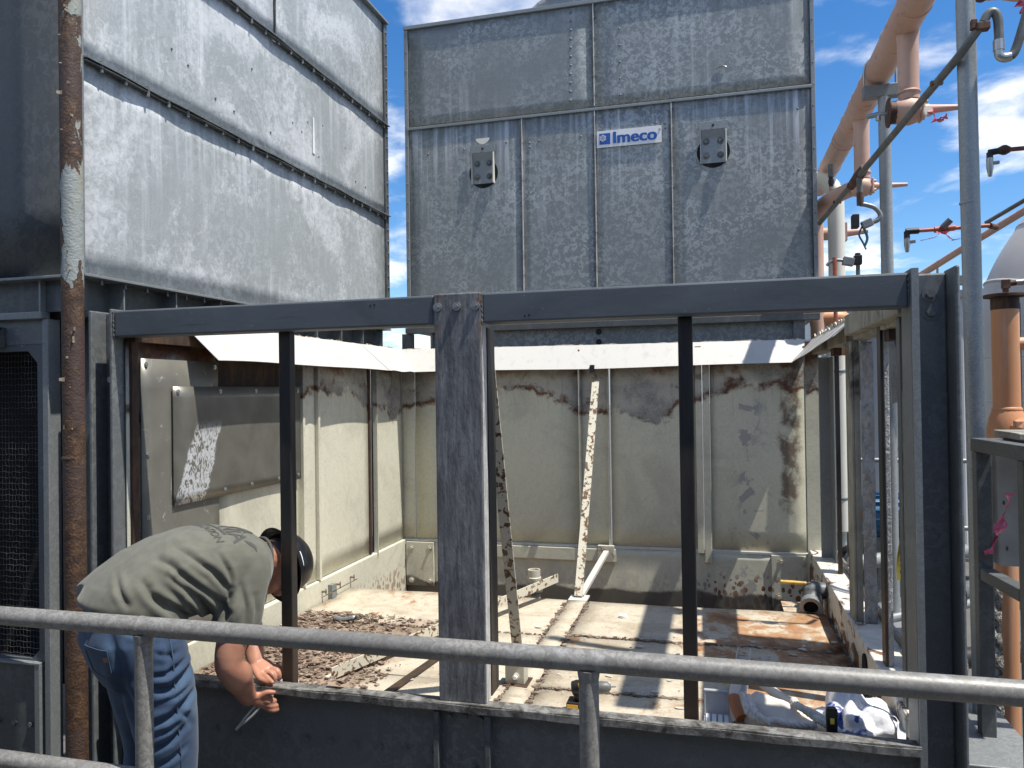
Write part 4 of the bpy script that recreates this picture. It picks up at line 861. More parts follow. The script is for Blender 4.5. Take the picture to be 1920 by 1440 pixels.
cn = V((-1.612, 2.478, 1.088)); MB().tube([cn + S_ * .080 * math.cos(a) + UP * .070 * math.sin(a) + D_ * .012 * math.sin(a) for a in [i * 2 * math.pi / 28 for i in range(29)]], .006, 8).build('collar', M['print'], shirt, smooth=60)
# --- jeans
b = MB()
b.loft([(pel + V((0, 0, .075)) - D_ * .005, S_ * .160, D_ * .128), (pel + V((0, 0, .03)) - D_ * .012, S_ * .170, D_ * .142), (pel + V((0, 0, -.05)) - D_ * .02, S_ * .178, D_ * .148), (pel + V((0, 0, -.13)) - D_ * .01, S_ * .172, D_ * .130), (pel + V((0, 0, -.20)), S_ * .14, D_ * .10)], 30)
for s, kx in ((1, .0), (-1, .02)):
    h0 = pel + S_ * .088 * s + V((0, 0, -.06)); kn_ = pel + S_ * .10 * s + D_ * (.055 + kx) + V((0, 0, -.47)); an = pel + S_ * .11 * s + D_ * (.02 + kx) + V((0, 0, -.88))
    limb(b, [h0, h0.lerp(kn_, .5) + D_ * .01, kn_, kn_.lerp(an, .4) - D_ * .012, an], [.105, .100, .082, .078, .068], 24)
jeans = fused(b, 'jeans', M['denim'], man, .0065, 6, .5)
JF = [(.004, .007, [(-.181, .915), (-.141, .896), (-.116, .900)]), (.009, .008, [(-.19, .845), (-.150, .842), (-.088, .872)]), (.014, .012, [(-.181, .803), (-.139, .797), (-.086, .835)]), (.006, .007, [(-.16, .765), (-.124, .770), (-.09, .785)]),
      (.013, .010, [(-.192, .695), (-.136, .714), (-.08, .758)]), (.005, .007, [(-.17, .669), (-.14, .673), (-.118, .690)]), (.010, .009, [(-.196, .612), (-.143, .636), (-.098, .672)]), (.006, .008, [(-.184, .560), (-.133, .582), (-.096, .607)]), (.005, .007, [(-.12, .72), (-.095, .70), (-.08, .66)]),
      (.008, .014, [(-.30, .983), (-.281, .915), (-.265, .831)]), (.006, .009, [(-.261, 1.001), (-.222, .976), (-.187, .969)]), (.005, .008, [(-.152, .968), (-.141, .908), (-.138, .85)]), (.010, .014, [(-.282, .838), (-.25, .762), (-.238, .678)])]
folds(jeans, JF)
bj = cloth_bvh(jeans)
def onjean(p, lift=.001):
    p = V(p); h = bj.find_nearest(p); return h[0] + h[1] * lift
hip = pel + S_ * .19
seam = [onjean(hip + D_ * (.02 + .004 * i) + V((0, 0, .03 - .05 * i)), .0005) for i in range(14)]
MB().tube(smooth_path(seam, 3), .0018, 6).build('side_seam', M['stitch'], jeans, smooth=60)
pk = [onjean(pel - D_ * .16 + S_ * x + V((0, 0, z))) for x, z in ((.03, -.045), (.15, -.05), (.155, -.14), (.09, -.17), (.03, -.14))]
MB().tube([onjean(pk[i].lerp(pk[(i + 1) % 5], t / 6)) for i in range(5) for t in range(6)], .0012, 5).build('pocket_stitch', M['stitch'], jeans)
tg = [onjean(pel - D_ * .13 + S_ * x + V((0, 0, z)), .002) for x, z in ((.10, -.070), (.118, -.071), (.118, -.090), (.10, -.089))]
m = MB(); m.add(tg, [(0, 1, 2, 3)]); m.build('pocket_tag', M['leather'], jeans)
bl = [onjean(pel - D_ * .14 + S_ * .06 + V((0, 0, .055 - .012 * i)), .003) for i in range(5)]
MB().tube(bl, .005, 6).build('belt_loop', M['denim'], jeans)
# --- boots
for s, kx in ((1, .0), (-1, .02)):
    f0 = pel + S_ * .115 * s + D_ * (.02 + kx); f0.z = 0
    b = MB(); b.loft([(f0 + D_ * t + V((0, 0, h / 2)), S_ * w_, UP * (h / 2), .7) for t, w_, h in ((-.08, .036, .07), (-.05, .043, .13), (.0, .045, .15), (.06, .046, .11), (.13, .05, .075), (.19, .043, .055), (.215, .02, .03))], 20)
    fused(b, 'boot', M['boot'], man, .006, 4)
# --- hat, hair and glasses
def ringpt(r1, r2, a, h): return HC + hR * (r1 * math.cos(a)) + hF * (r2 * math.sin(a)) + hU * h
prof = [(.088, .108, .028), (.092, .113, .045), (.090, .110, .075), (.080, .098, .105), (.060, .074, .128), (.032, .040, .141), (.004, .005, .145)]
n = 40; m = MB(); m.add([ringpt(r1, r2, 2 * math.pi * k / n, h) for r1, r2, h in prof for k in range(n)], [(i * n + k, i * n + (k + 1) % n, (i + 1) * n + (k + 1) % n, (i + 1) * n + k) for i in range(len(prof) - 1) for k in range(n)])
hat = m.build('hard_hat', M['hat'], man, smooth=60, solid=.004)
brim = [(.088, .108, .030), (.108, .127, .028), (.124, .140, .019), (.129, .145, .011)]
m = MB(); m.add([ringpt(r1, r2, 2 * math.pi * k / n, h) for r1, r2, h in brim for k in range(n)], [(i * n + k, i * n + (k + 1) % n, (i + 1) * n + (k + 1) % n, (i + 1) * n + k) for i in range(len(brim) - 1) for k in range(n)])
m.build('brim', M['hat'], hat, smooth=60, solid=.005)
m = MB(); m.grid(lambda a, b_: HC + (hR * math.cos(-.15 + .5 * a) * .0945 + hF * math.sin(-.15 + .5 * a) * .116) * (1 - .12 * b_) + hU * (.055 + .035 * b_ * (1 - .5 * abs(a - .4))), 6, 3); m.build('sticker', M['white_sign'], hat, smooth=60)
b = MB(); b.ball(HC + hU * .024 - hF * .008, .078, .097, .094, 24, 14, HR); hr = b.build('hair', M['hair'], man, smooth=90)
gl = MB()
for s in (-1, 1):
    gl.tube([HC + hR * .078 * s - hF * .01 + hU * .016, HC + hR * .074 * s + hF * .06 + hU * .01, HC + hR * .058 * s + hF * .094 + hU * .004], .003, 6)
    gl.ball(HC + hR * .032 * s + hF * .1 + hU * .0, .030, .005, .02, 14, 8, HR)
gl.build('safety_glasses', M['black'], man, smooth=60)
MB().ball(HC + hR * .084 - hU * .010 - hF * .004, .010, .006, .006, 12, 8, HR).build('ear_plug', M['red'], man, smooth=60)
# pliers in the right hand
pt = thing('pliers', 'slim steel pliers held in the worker\'s right hand below the curb lip', 'pliers', (-1.58, 2.37, .57))
t0, t1 = V((-1.548, 2.408, .612)), V((-1.618, 2.325, .527)); dv = (t1 - t0).normalized(); sv_ = dv.cross(UP).normalized()
for s in (-1, 1):
    MB().tube(smooth_path([t0 + sv_ * .004 * s, t0.lerp(t1, .45) + sv_ * .010 * s + UP * .004 * s, t0.lerp(t1, .8) + sv_ * .006 * s, t1 + sv_ * .002 * s], 5), [.0045] * 10 + [.0035] * 5 + [.002], 8).build('handle', M['chrome'], pt, smooth=60)
MB().ball(t0 + V((.004, .004, .004)), .010, n=12, m=8).build('joint', M['black'], pt, smooth=60)
# ------------------------------------------------------------------ pipework on the right
def ring(mb, p, d, r, t=.006, h=.004, n=24):
    p, d = V(p), V(d).normalized(); mb.tube([p - d * t, p - d * t * .4, p + d * t * .4, p + d * t], [r, r + h, r + h, r], n)
hp = thing('header_pipe', 'salmon painted overhead refrigerant header pipe with drop legs and stop valves', 'pipe', (.886, 4.8, 3.38))
XH, ZH = .886, 3.385
MB().tube([(XH, 2.6 + .4 * i, ZH) for i in range(12)], .073, 32).build('header_run', M['salmon'], hp, smooth=60)
for y in (3.74, 4.12, 4.70, 4.92, 5.02, 5.32, 5.62, 5.70, 6.3): m = MB(); ring(m, (XH, y, ZH), (0, 1, 0), .0732, .008, .004, 32); m.build('weld_ring', M['salmon'], hp, smooth=60)
def valve_h(y, x0, xs, z, rb, legr, cone=True):
    lg = MB().tube([(XH + .012, y, ZH - .03), (XH + .012, y, ZH - .07), (XH + .012, y, ZH - .10), (XH + .012, y, z + .05)], [legr * 1.18, legr * 1.08, legr, legr], 28).build('drop_leg', M['salmon'], hp, smooth=60)
    m = MB(); ring(m, (XH + .012, y, z + .085), (0, 0, 1), legr, .008, .006, 28); m.build('weld_ring', M['salmon'], lg, smooth=60)
    m = MB(); m.tube([(XH - .055, y, z), (XH - .045, y, z), (XH - .02, y, z), (XH + .012, y, z), (XH + .04, y, z), (XH + .058, y, z)], [rb * .80, rb * .95, rb * 1.05, rb * 1.15, rb * 1.0, rb * .8], 12); m.ball((XH + .012, y, z + .02), legr * 1.12, n=16, m=10)
    v_ = m.build('stop_valve', M['salmon'], hp, smooth=35, bevel=.004)
    m = MB(); m.box(XH + .056, XH + .072, y - rb * .85, y + rb * .85, z - rb * .85, z + rb * .85); m.build('bonnet', M['salmon'], v_, bevel=.008)
    m = MB(); m.tube([(XH + .07, y, z), (XH + .095, y, z), (XH + .10, y, z), (xs, y, z - .004)], [rb * .42, rb * .42, rb * .36, rb * .2], 16); m.build('seal_cap', M['salmon'], v_, smooth=50)
    for a in (.8, 2.4, 3.9, 5.5): MB().hexbolt((XH + .072, y + rb * .72 * math.cos(a), z + rb * .72 * math.sin(a)), (1, 0, 0), .009, .012, False).build('bolt', M['salmon'], v_)
    return v_
v1 = valve_h(3.94, 0, 1.112, 2.966, .058, .0455)
MB().cyl((.806, 3.94, 2.966), (.814, 3.94, 2.966), .068, 28).build('blind_flange', M['brown_clamp'], v1, bevel=.002)
MB().cyl((.814, 3.94, 2.966), (.85, 3.94, 2.966), .052, 24).build('flange_neck', M['brown_clamp'], v1, smooth=50)
m = MB(); m.tube([(.806, 3.94, 2.966), (.76, 3.94, 2.966)], .009, 10); m.tube([(.775, 3.94, 2.966), (.715, 3.94, 2.958)], .012, 10); m.tube([(.765, 3.94, 2.966), (.765, 3.94, 2.935)], .011, 8); m.build('bleed_valve', M['chrome'], v1, smooth=50)
MB().cyl((.962, 3.885, 2.936), (.966, 3.875, 2.936), .023, 24).build('tag_disc', M['white_pipe'], v1)
v2 = valve_h(5.12, 0, 1.15, 2.91, .055, .0455)
m = MB(); m.tube(smooth_path([(.85, 5.13, 2.91), (.80, 5.24, 2.91), (.725, 5.46, 2.905), (.692, 5.58, 2.86), (.685, 5.60, 2.76), (.685, 5.60, 1.9)], 6), .047, 24); m.build('valve_tail', M['salmon'], hp, smooth=60)
m = MB(); m.cyl((.752, 5.36, 2.94), (.752, 5.36, 2.985), .013, 12); m.build('nipple', M['salmon'], hp, smooth=50)
m = MB(); m.cyl((.752, 5.36, 2.985), (.752, 5.36, 3.05), .014, 12); m.cyl((.752, 5.36, 3.005), (.752, 5.36, 3.03), .019, 6); m.build('relief_body', M['black'], hp, smooth=40)
MB().cyl((.752, 5.36, 3.05), (.752, 5.36, 3.13), .018, 14).build('relief_cap', M['conduit'], hp, smooth=40)
m = MB(); m.tube([(.80, 6.6, 2.91), (1.0, 6.6, 2.91)], .05, 20); m.box(1.0, 1.03, 6.53, 6.67, 2.84, 2.98); m.tube([(1.03, 6.6, 2.91), (1.19, 6.6, 2.915)], [.032, .02], 14); m.build('rear_valve', M['salmon'], hp, smooth=40)
m = MB(); m.tube(smooth_path([(.64, 5.62, 2.15), (.80, 5.62, 2.15), (.865, 5.64, 2.13), (.89, 5.68, 2.06), (.892, 5.70, 1.9)], 6), .052, 24); m.tube([(.71, 5.62, 2.15), (.712, 5.62, 2.15)], .055, 24); m.build('lower_elbow', M['orange'], hp, smooth=60)
# supports
def pole(name, x, y, z1, lab, r=.031, lean=0):
    t = thing(name, lab, 'pole', (x, y, 0)); MB().cyl((x + lean, y, -.02), (x, y, z1), r, 28).build('tube', M['pole'], t, smooth=60); return t
pn = pole('support_pole', .922, 3.2, 4.6, 'tall galvanised support pole at the right, nearest the camera', .0325, .018)
m = MB(); ring(m, (.927, 3.2, 2.36), (0, 0, 1), .0326, .004, .0006); m.build('coupling', M['pole'], pn)
pf = pole('support_pole', .905, 4.5, 3.235, 'thinner galvanised pole carrying the salmon header pipe on a cross channel')
m = MB(); m.box(.80, 1.02, 4.47, 4.53, 3.235, 3.30); m.build('cross_channel', M['galv'], pf, bevel=.003)
MB().tube([V((XH - .079, 4.5, 3.29)), V((XH - .079, 4.5, ZH))] + arc((XH, 4.5, ZH), .079, math.pi, 0, (1, 0, 0), (0, 0, 1), 12) + [V((XH + .079, 4.5, 3.29))], .006, 8).build('u_bolt', M['chrome'], pf, smooth=60)
# conduit
cd = thing('conduit', 'dark grey conduit running diagonally across the two support poles', 'conduit', (.89, 4.0, 2.9))
ca, cb = V((.885, 3.135, 2.888)), V((.66, 5.22, 2.725))
c0 = V((.955, 3.10, 2.985))
MB().tube([c0, ca, ca.lerp(cb, .5), cb], .0155, 16).build('straight_run', M['conduit'], cd, smooth=60)
MB().tube(smooth_path([c0, (.972, 3.10, 3.015), (.990, 3.10, 3.018), (1.001, 3.10, 2.995), (1.004, 3.10, 2.94), (1.003, 3.10, 2.905)], 6), .0155, 16).build('flexible_loop', M['conduit'], cd, smooth=60)
MB().tube([(1.003, 3.10, 2.915), (1.003, 3.10, 2.878)], .0185, 14).build('connector', M['chrome'], cd, smooth=40)
MB().tube(smooth_path([(1.003, 3.10, 2.88), (1.006, 3.10, 2.86), (1.02, 3.10, 2.85), (1.04, 3.10, 2.852)], 5), .0165, 14).build('elbow', M['chrome'], cd, smooth=40)
MB().tube(smooth_path([(1.04, 3.10, 2.853), (1.056, 3.10, 2.875), (1.085, 3.10, 2.97), (1.12, 3.10, 3.1)], 6), .0155, 14).build('flexible_tail', M['conduit'], cd, smooth=60)
m = MB(); m.box(.93, .975, 3.085, 3.12, 2.958, 2.985); m.box(.915, .935, 3.09, 3.115, 2.965, 3.0); m.build('clamp', M['brown_clamp'], cd, bevel=.003)
mid = ca.lerp(cb, .60)
MB().tube([mid + V((.02, -.08, .03)), mid, mid + V((-.025, .08, -.03))], [.022, .028, .022], 12).build('tee_box', M['brown_clamp'], cd, smooth=40)
dp = V((mid.x + .0, mid.y - .02, mid.z))
MB().tube([dp, (dp.x + .004, dp.y, 2.66)], .0145, 14).build('drop', M['conduit'], cd, smooth=60)
MB().cyl((dp.x + .004, dp.y, 2.70), (dp.x + .004, dp.y, 2.635), .018, 12).build('drop_coupling', M['brown_clamp'], cd, smooth=40)
MB().tube(smooth_path([(dp.x + .004, dp.y, 2.64), (dp.x + .03, dp.y, 2.635), (dp.x + .075, dp.y, 2.615), (dp.x + .10, dp.y, 2.575), (dp.x + .085, dp.y, 2.55), (dp.x + .055, dp.y, 2.54)], 6), .0125, 12).build('flexible_loop', M['galv'], cd, smooth=60)
MB().beam((dp.x + .06, dp.y, 2.545), (dp.x + .01, dp.y, 2.525), .04, .04).build('coil_housing', M['galv'], cd, bevel=.004)
MB().box(dp.x - .04, dp.x - .006, dp.y - .03, dp.y + .03, 2.515, 2.585).build('coil', M['black'], cd, bevel=.004)
M['teal'] = (lambda g: g.fin((.03, .16, .22), .5))(G('teal wire'))
MB().tube(smooth_path([(dp.x + .01, dp.y, 2.52), (dp.x - .005, dp.y, 2.48), (dp.x + .012, dp.y, 2.44), (dp.x + .028, dp.y, 2.40)], 5), .005, 6).tube(smooth_path([(dp.x + .02, dp.y, 2.51), (dp.x + .035, dp.y, 2.46), (dp.x + .022, dp.y, 2.42)], 5), .007, 6).build('hanging_wire', M['teal'], cd, smooth=60)
for i in (.1, .8):
    m = MB(); p = ca.lerp(cb, i); m.box(p.x - .022, p.x + .022, p.y - .01, p.y + .01, p.z - .008, p.z + .008); m.build('clamp', M['brown_clamp'], cd)
# small red service line
sp = thing('service_line', 'thin red service pipe with pink tape and a plated nozzle hanging from its end', 'pipe', (1.03, 3.9, 2.4))
m = MB(); m.tube([(.905, 3.9, 2.396), (1.21, 3.9, 2.400)], .009, 12); m.build('pipe_run', M['red_pipe'], sp, smooth=60)
m = MB(); m.tube([(.865, 3.9, 2.396), (.92, 3.9, 2.396)], .014, 10); m.tube([(.87, 3.9, 2.396), (.87, 3.9, 2.362)], .013, 10); m.build('elbow', M['black'], sp, smooth=40)
m = MB(); m.tube([(.87, 3.9, 2.366), (.87, 3.9, 2.335), (.87, 3.9, 2.30)], [.013, .013, .008], 10); m.tube([(.87, 3.9, 2.345), (.905, 3.9, 2.348)], .008, 8); m.build('nozzle', M['chrome'], sp, smooth=40)
MB().tube([(.985, 3.9, 2.396), (1.07, 3.9, 2.400)], .014, 10).build('valve_body', M['red_pipe'], sp, smooth=40)
MB().tube([(1.015, 3.885, 2.40), (1.045, 3.87, 2.432)], .015, 12).build('valve_knob', M['conduit'], sp, smooth=50)
def flag(o_or_none, pts, wdt, nm='tape', mat=None, parent=None, tw=1.2):
    P_ = smooth_path(pts, 5); m = MB(); vs = []
    for i, p in enumerate(P_):
        a = tw * math.sin(i * .55) + i * .12; s = V((math.cos(a), math.sin(a) * .8, .25 * math.sin(i * .9))) * wdt * (.55 + .45 * math.sin(i * .7 + 1))
        vs += [p - s, p + V((0, .3 * wdt * math.sin(i), 0)), p + s]
    m.add(vs, [(3 * i + j, 3 * i + j + 1, 3 * i + j + 4, 3 * i + j + 3) for i in range(len(P_) - 1) for j in (0, 1)]); return m.build(nm, mat or M['pink'], parent, smooth=40)
flag(0, [(1.01, 3.885, 2.385), (.985, 3.88, 2.36), (.94, 3.88, 2.35)], .024, parent=sp); flag(0, [(1.02, 3.885, 2.385), (1.05, 3.88, 2.345), (1.085, 3.88, 2.345)], .034, parent=sp)
tag(flag(0, [(.985, 3.88, 2.94), (.99, 3.875, 2.905), (1.0, 3.87, 2.885), (1.015, 3.87, 2.90), (1.04, 3.87, 2.905)], .030, 'flagging_tape'), 'crumpled pink tape tied to the salmon valve stem between the two poles', 'tape', 'pink flagging tapes')
# brown diagonal pipe
dpz = thing('drain_pipe', 'brownish orange pipe sloping up to the right behind the near pole', 'pipe', (1.2, 4.3, 2.35))
MB().tube([(1.05, 4.45, 2.26), (1.20, 4.2, 2.36), (1.31, 4.02, 2.43), (1.62, 3.75, 2.62)], .017, 14).build('pipe_run', M['salmon'], dpz, smooth=60)
MB().tube([(1.21, 3.9, 2.400), (1.262, 3.98, 2.405)], .013, 10).build('branch', M['brown_clamp'], dpz, smooth=50)
MB().tube([(1.24, 4.05, 2.44), (1.62, 3.72, 2.66)], .010, 10).build('companion_pipe', M['conduit'], dpz, smooth=60)
m = MB(); m.box(1.02, 1.26, 4.40, 4.46, 2.20, 2.245); m.cyl((1.13, 4.43, 2.24), (1.13, 4.43, 2.33), .006, 8); m.build('hanger', M['galv'], dpz)
# second nozzle
nz_ = thing('charging_nozzle', 'plated nozzle hanging from a dark elbow at the right edge under the sky', 'nozzle', (1.09, 3.5, 2.58))
m = MB(); m.tube([(1.088, 3.5, 2.622), (1.125, 3.5, 2.626)], .013, 10); m.tube([(1.092, 3.5, 2.622), (1.092, 3.5, 2.595)], .012, 10); m.build('elbow', M['black'], nz_, smooth=40)
m = MB(); m.tube([(1.092, 3.5, 2.60), (1.092, 3.5, 2.56), (1.092, 3.5, 2.525)], [.013, .013, .007], 10); m.tube([(1.092, 3.5, 2.578), (1.125, 3.5, 2.58)], .008, 8); m.build('nozzle', M['chrome'], nz_, smooth=40)
MB().tube([(1.12, 3.5, 2.626), (1.14, 3.5, 2.628), (1.15, 3.5, 2.628), (1.165, 3.5, 2.628)], [.012, .02, .02, .012], 10).build('union', M['brown_clamp'], nz_, smooth=40)
MB().tube([(1.16, 3.5, 2.628), (1.35, 3.5, 2.63)], .009, 10).build('feed_pipe', M['red_pipe'], nz_, smooth=50)
# high valve at the top right corner
hv = thing('overhead_valve', 'brown orange valve cut off by the top right corner with pink tape under it', 'valve', (1.15, 3.5, 3.27))
m = MB(); m.tube([(1.06, 3.5, 3.275), (1.10, 3.5, 3.275), (1.14, 3.5, 3.275), (1.20, 3.5, 3.275), (1.24, 3.5, 3.275)], [.028, .032, .034, .05, .05], 16); m.build('valve_body', M['salmon'], hv, smooth=40)
MB().ball((1.07, 3.49, 3.262), .028, n=12, m=8).build('cap', M['brown_clamp'], hv, smooth=50)
MB().tube([(1.22, 3.5, 3.275), (1.22, 3.5, 3.9)], .045, 20).build('riser', M['salmon'], hv, smooth=50)
flag(0, [(1.20, 3.46, 3.25), (1.195, 3.45, 3.21), (1.20, 3.45, 3.18), (1.195, 3.45, 3.15)], .03, parent=hv)
# solenoid valves standing above the front beam
sv2 = thing('solenoid_valve', 'grey boxed solenoid valve with a black coil showing above the dark front beam', 'valve', (.74, 4.9, 2.2))
MB().tube(smooth_path([(.655, 4.9, 2.405), (.675, 4.9, 2.425), (.71, 4.9, 2.435), (.745, 4.9, 2.43)], 5), .010, 10).build('flexible_lead', M['galv'], sv2, smooth=60)
MB().beam((.745, 4.9, 2.43), (.805, 4.9, 2.415), .05, .048).build('junction_box', M['galv'], sv2, bevel=.004)
m = MB(); m.box(.805, .848, 4.875, 4.925, 2.40, 2.455); m.cyl((.827, 4.9, 2.455), (.827, 4.9, 2.47), .016, 12); m.build('coil', M['black'], sv2, bevel=.004)
m = MB(); m.cyl((.827, 4.9, 1.6), (.827, 4.9, 2.40), .012, 10); m.build('stem', M['conduit'], sv2, smooth=50)
m = MB(); m.cyl((.70, 4.9, 2.38), (.70, 4.9, 2.45), .013, 10); m.cyl((.70, 4.9, 1.6), (.70, 4.9, 2.38), .012, 10); m.build('side_stem', M['red_pipe'], sv2, smooth=50)
# white jacketed pipe
wp = thing('jacketed_pipe', 'thick off white jacketed pipe rising behind the right edge of the tower', 'pipe', (.895, 6.2, 0))
MB().tube(smooth_path([(.55, 6.35, 3.28), (.70, 6.30, 3.28), (.82, 6.24, 3.25), (.885, 6.2, 3.17), (.90, 6.2, 3.05), (.90, 6.2, 2.2), (.90, 6.2, 1.2), (.905, 6.2, .58)], 6), .06, 28).build('jacket', M['white_pipe'], wp, smooth=60)
for z in (1.97, 1.80, .85): m = MB(); ring(m, (.90, 6.2, z), (0, 0, 1), .0605, .012, .004); m.build('band', M['galv'], wp, smooth=50)
MB().tube(smooth_path([(.905, 6.2, .60), (.915, 6.18, .50), (.96, 6.12, .42), (1.02, 6.05, .33)], 6), .064, 24).build('lower_elbow', M['galv'], wp, smooth=60)
m = MB(); ring(m, (.935, 6.16, .455), (.6, -.5, -.6), .068, .03, .012); m.build('coupling', M['black'], wp, smooth=50)
# near right stand
st_ = thing('pipe_stand', 'galvanised square tube stand in the lower right corner beside the right post', 'stand', (.9, 2.85, 0))
for x, y in ((.892, 3.0), (.918, 2.66)): MB().box(x - .024, x + .024, y - .024, y + .024, -.02, 1.448).build('leg', M['galv_mid'], st_, bevel=.004)
MB().beam((.890, 3.03, 1.472), (.920, 2.60, 1.472), .05, .046).build('top_rail', M['galv_mid'], st_, bevel=.004)
MB().beam((.893, 2.972, 1.03), (.917, 2.688, 1.03), .046, .04).build('mid_rail', M['galv_mid'], st_, bevel=.004)
MB().box(.915, 1.6, 2.975, 3.02, 1.45, 1.495).build('cross_rail', M['galv_mid'], st_, bevel=.004)
tag(MB().box(.99, 1.13, 3.16, 3.32, 1.02, 1.44).build('pitted_block', M['concrete'], bevel=.006), 'grey pitted block seen through the square tube stand at the right', 'block')
tag(MB().box(.96, 1.30, 2.86, 3.10, 1.497, 1.52).build('board_scrap', M['cream_grime'], bevel=.004), 'worn flat board lying on top of the square tube stand', 'board')
# orange riser with rusty blind flange
orp = thing('riser_pipe', 'bright orange vertical pipe with a rusty round flange on top at the right edge', 'pipe', (1.31, 4.05, 0))
MB().cyl((1.313, 4.05, 1.56), (1.313, 4.05, 2.075), .057, 32).build('riser', M['orange'], orp, smooth=60)
m = MB(); m.cyl((1.313, 4.05, 2.088), (1.313, 4.05, 2.102), .088, 36); m.cyl((1.313, 4.05, 2.03), (1.313, 4.05, 2.089), .0585, 32); m.build('blind_flange', M['dark_rust'], orp, bevel=.002)
m = MB(); ring(m, (1.313, 4.05, 1.565), (0, 0, 1), .057, .012, .006, 32); m.build('weld_ring', M['orange'], orp, smooth=50)
MB().tube([(1.313, 4.05, 1.57), (1.313, 4.05, 1.53), (1.313, 4.05, 1.47), (1.313, 4.05, 1.38)], [.058, .075, .088, .088], 16).build('valve_body', M['orange'], orp, smooth=30)
m = MB(); m.tube([(1.34, 3.99, 1.47), (1.37, 3.93, 1.46)], .06, 14); m.box(1.30, 1.43, 3.92, 3.945, 1.40, 1.52); m.build('valve_bonnet', M['orange'], orp, bevel=.008)
MB().tube([(1.36, 4.05, 1.87), (1.45, 4.05, 1.87)], .03, 18).build('side_stub', M['orange'], orp, smooth=60)
m = MB(); m.cyl((1.318, 4.05, 2.10), (1.318, 4.05, 2.135), .013, 10); m.tube([(1.318, 4.05, 2.15), (1.36, 4.05, 2.155)], .014, 10); m.box(1.304, 1.334, 4.035, 4.065, 2.13, 2.17); m.build('fitting', M['brown_clamp'], orp, smooth=40)
MB().tube([(1.36, 4.05, 2.155), (1.40, 4.05, 2.157), (1.46, 4.05, 2.16)], [.013, .016, .016], 10).build('union', M['chrome'], orp, smooth=40)
MB().tube([(1.375, 4.06, 2.06), (1.378, 4.07, 1.4)], .006, 8).build('tracer_line', M['black'], orp, smooth=50)
tag(MB().tube([(1.245, 3.9, -.02), (1.248, 3.9, .6), (1.25, 3.9, 1.3)], .047, 28).build('orange_riser', M['orange'], smooth=60), 'plain orange pipe standing low behind the square tube stand', 'pipe')
tag(flag(0, [(1.0, 3.05, 1.30), (.965, 3.02, 1.235), (.94, 3.0, 1.18), (.905, 2.96, 1.12), (.88, 2.95, 1.10)], .026, 'flagging_tape'), 'twisted pink tape strip trailing from the pitted block by the stand', 'tape', 'pink flagging tapes')
# leaning fill packs
M['pack'] = (lambda g: g.fin(g.ramp(g.noise(70, 5, .7, .6), [(.38, (.05, .045, .04)), (.5, (.22, .21, .19)), (.62, (.5, .49, .46))]), .5, .2, g.noise(60, 4, .7), 1, .015))(G('scaled fill pack'))
for dx, dy, l in ((.86, 3.42, 'scale covered fill sheet leaning just right of the dark right post'), (1.01, 3.50, 'scale covered fill sheet leaning behind the square tube stand')):
    m = MB(); m.grid(lambda a, b, dx=dx, dy=dy: (dx + .09 * a + .003 * math.sin(22 * b), dy + .004 * math.sin(60 * b), .02 + b * (1.03 - .16 * a) + .006 * math.sin(50 * a)), 6, 50)
    tag(m.build('fill_sheet', M['pack'], solid=.012), l, 'fill sheet')
# tapes and cloth between the right posts
M['yellow_tape'] = (lambda g: g.fin(g.ramp(g.noise(25, 3), [(.3, (.55, .46, .04)), (.7, (.72, .62, .10))]), .4))(G('yellow barrier tape'))
ct = thing('caution_tape', 'yellow caution tape with black lettering hanging between the right posts', 'tape', (.725, 3.35, .9))
m = MB(); m.grid(lambda a, b: (.700 + .036 * a * (1 - .35 * b) + .012 * math.sin(5 * b), 3.35 + .012 * math.sin(9 * b + 3 * a), 1.36 - .45 * b), 4, 20); m.build('tape_strip', M['yellow_tape'], ct, smooth=60)
text('CAUTION', .045, (.728, 3.335, .925), (R(90), R(-90), 0), M['black'], ct, off=.001)
tag(flag(0, [(.765, 3.48, 1.52), (.752, 3.47, 1.47), (.745, 3.46, 1.42), (.752, 3.46, 1.36), (.735, 3.46, 1.28)], .026, 'flagging_tape'), 'dark pink tape strip above the yellow caution tape between the right posts', 'tape', 'pink flagging tapes')
M['blue_cloth'] = (lambda g: g.fin(g.ramp(g.noise(30, 3), [(.3, (.03, .07, .22)), (.7, (.12, .2, .45))]), .85))(G('blue rag'))
m = MB(); m.grid(lambda a, b: (.705 + .085 * a, 3.5 + .018 * math.sin(9 * a + 5 * b), 1.925 - .125 * b - .02 * math.sin(6 * a) * b), 14, 12); tag(m.build('rag', M['blue_cloth'], smooth=60, solid=.003), 'blue rag hanging under the top rail between the right posts', 'rag')
m = MB(); m.prism([(.660, 3.30, 1.88), (.680, 3.30, 1.88), (.715, 3.30, 1.66), (.70, 3.30, 1.62), (.672, 3.30, 1.61)], (0, .004, 0)); tag(m.build('bent_strap', M['cream_grime']), 'bent grey steel strap hanging from the right top rail', 'strap')
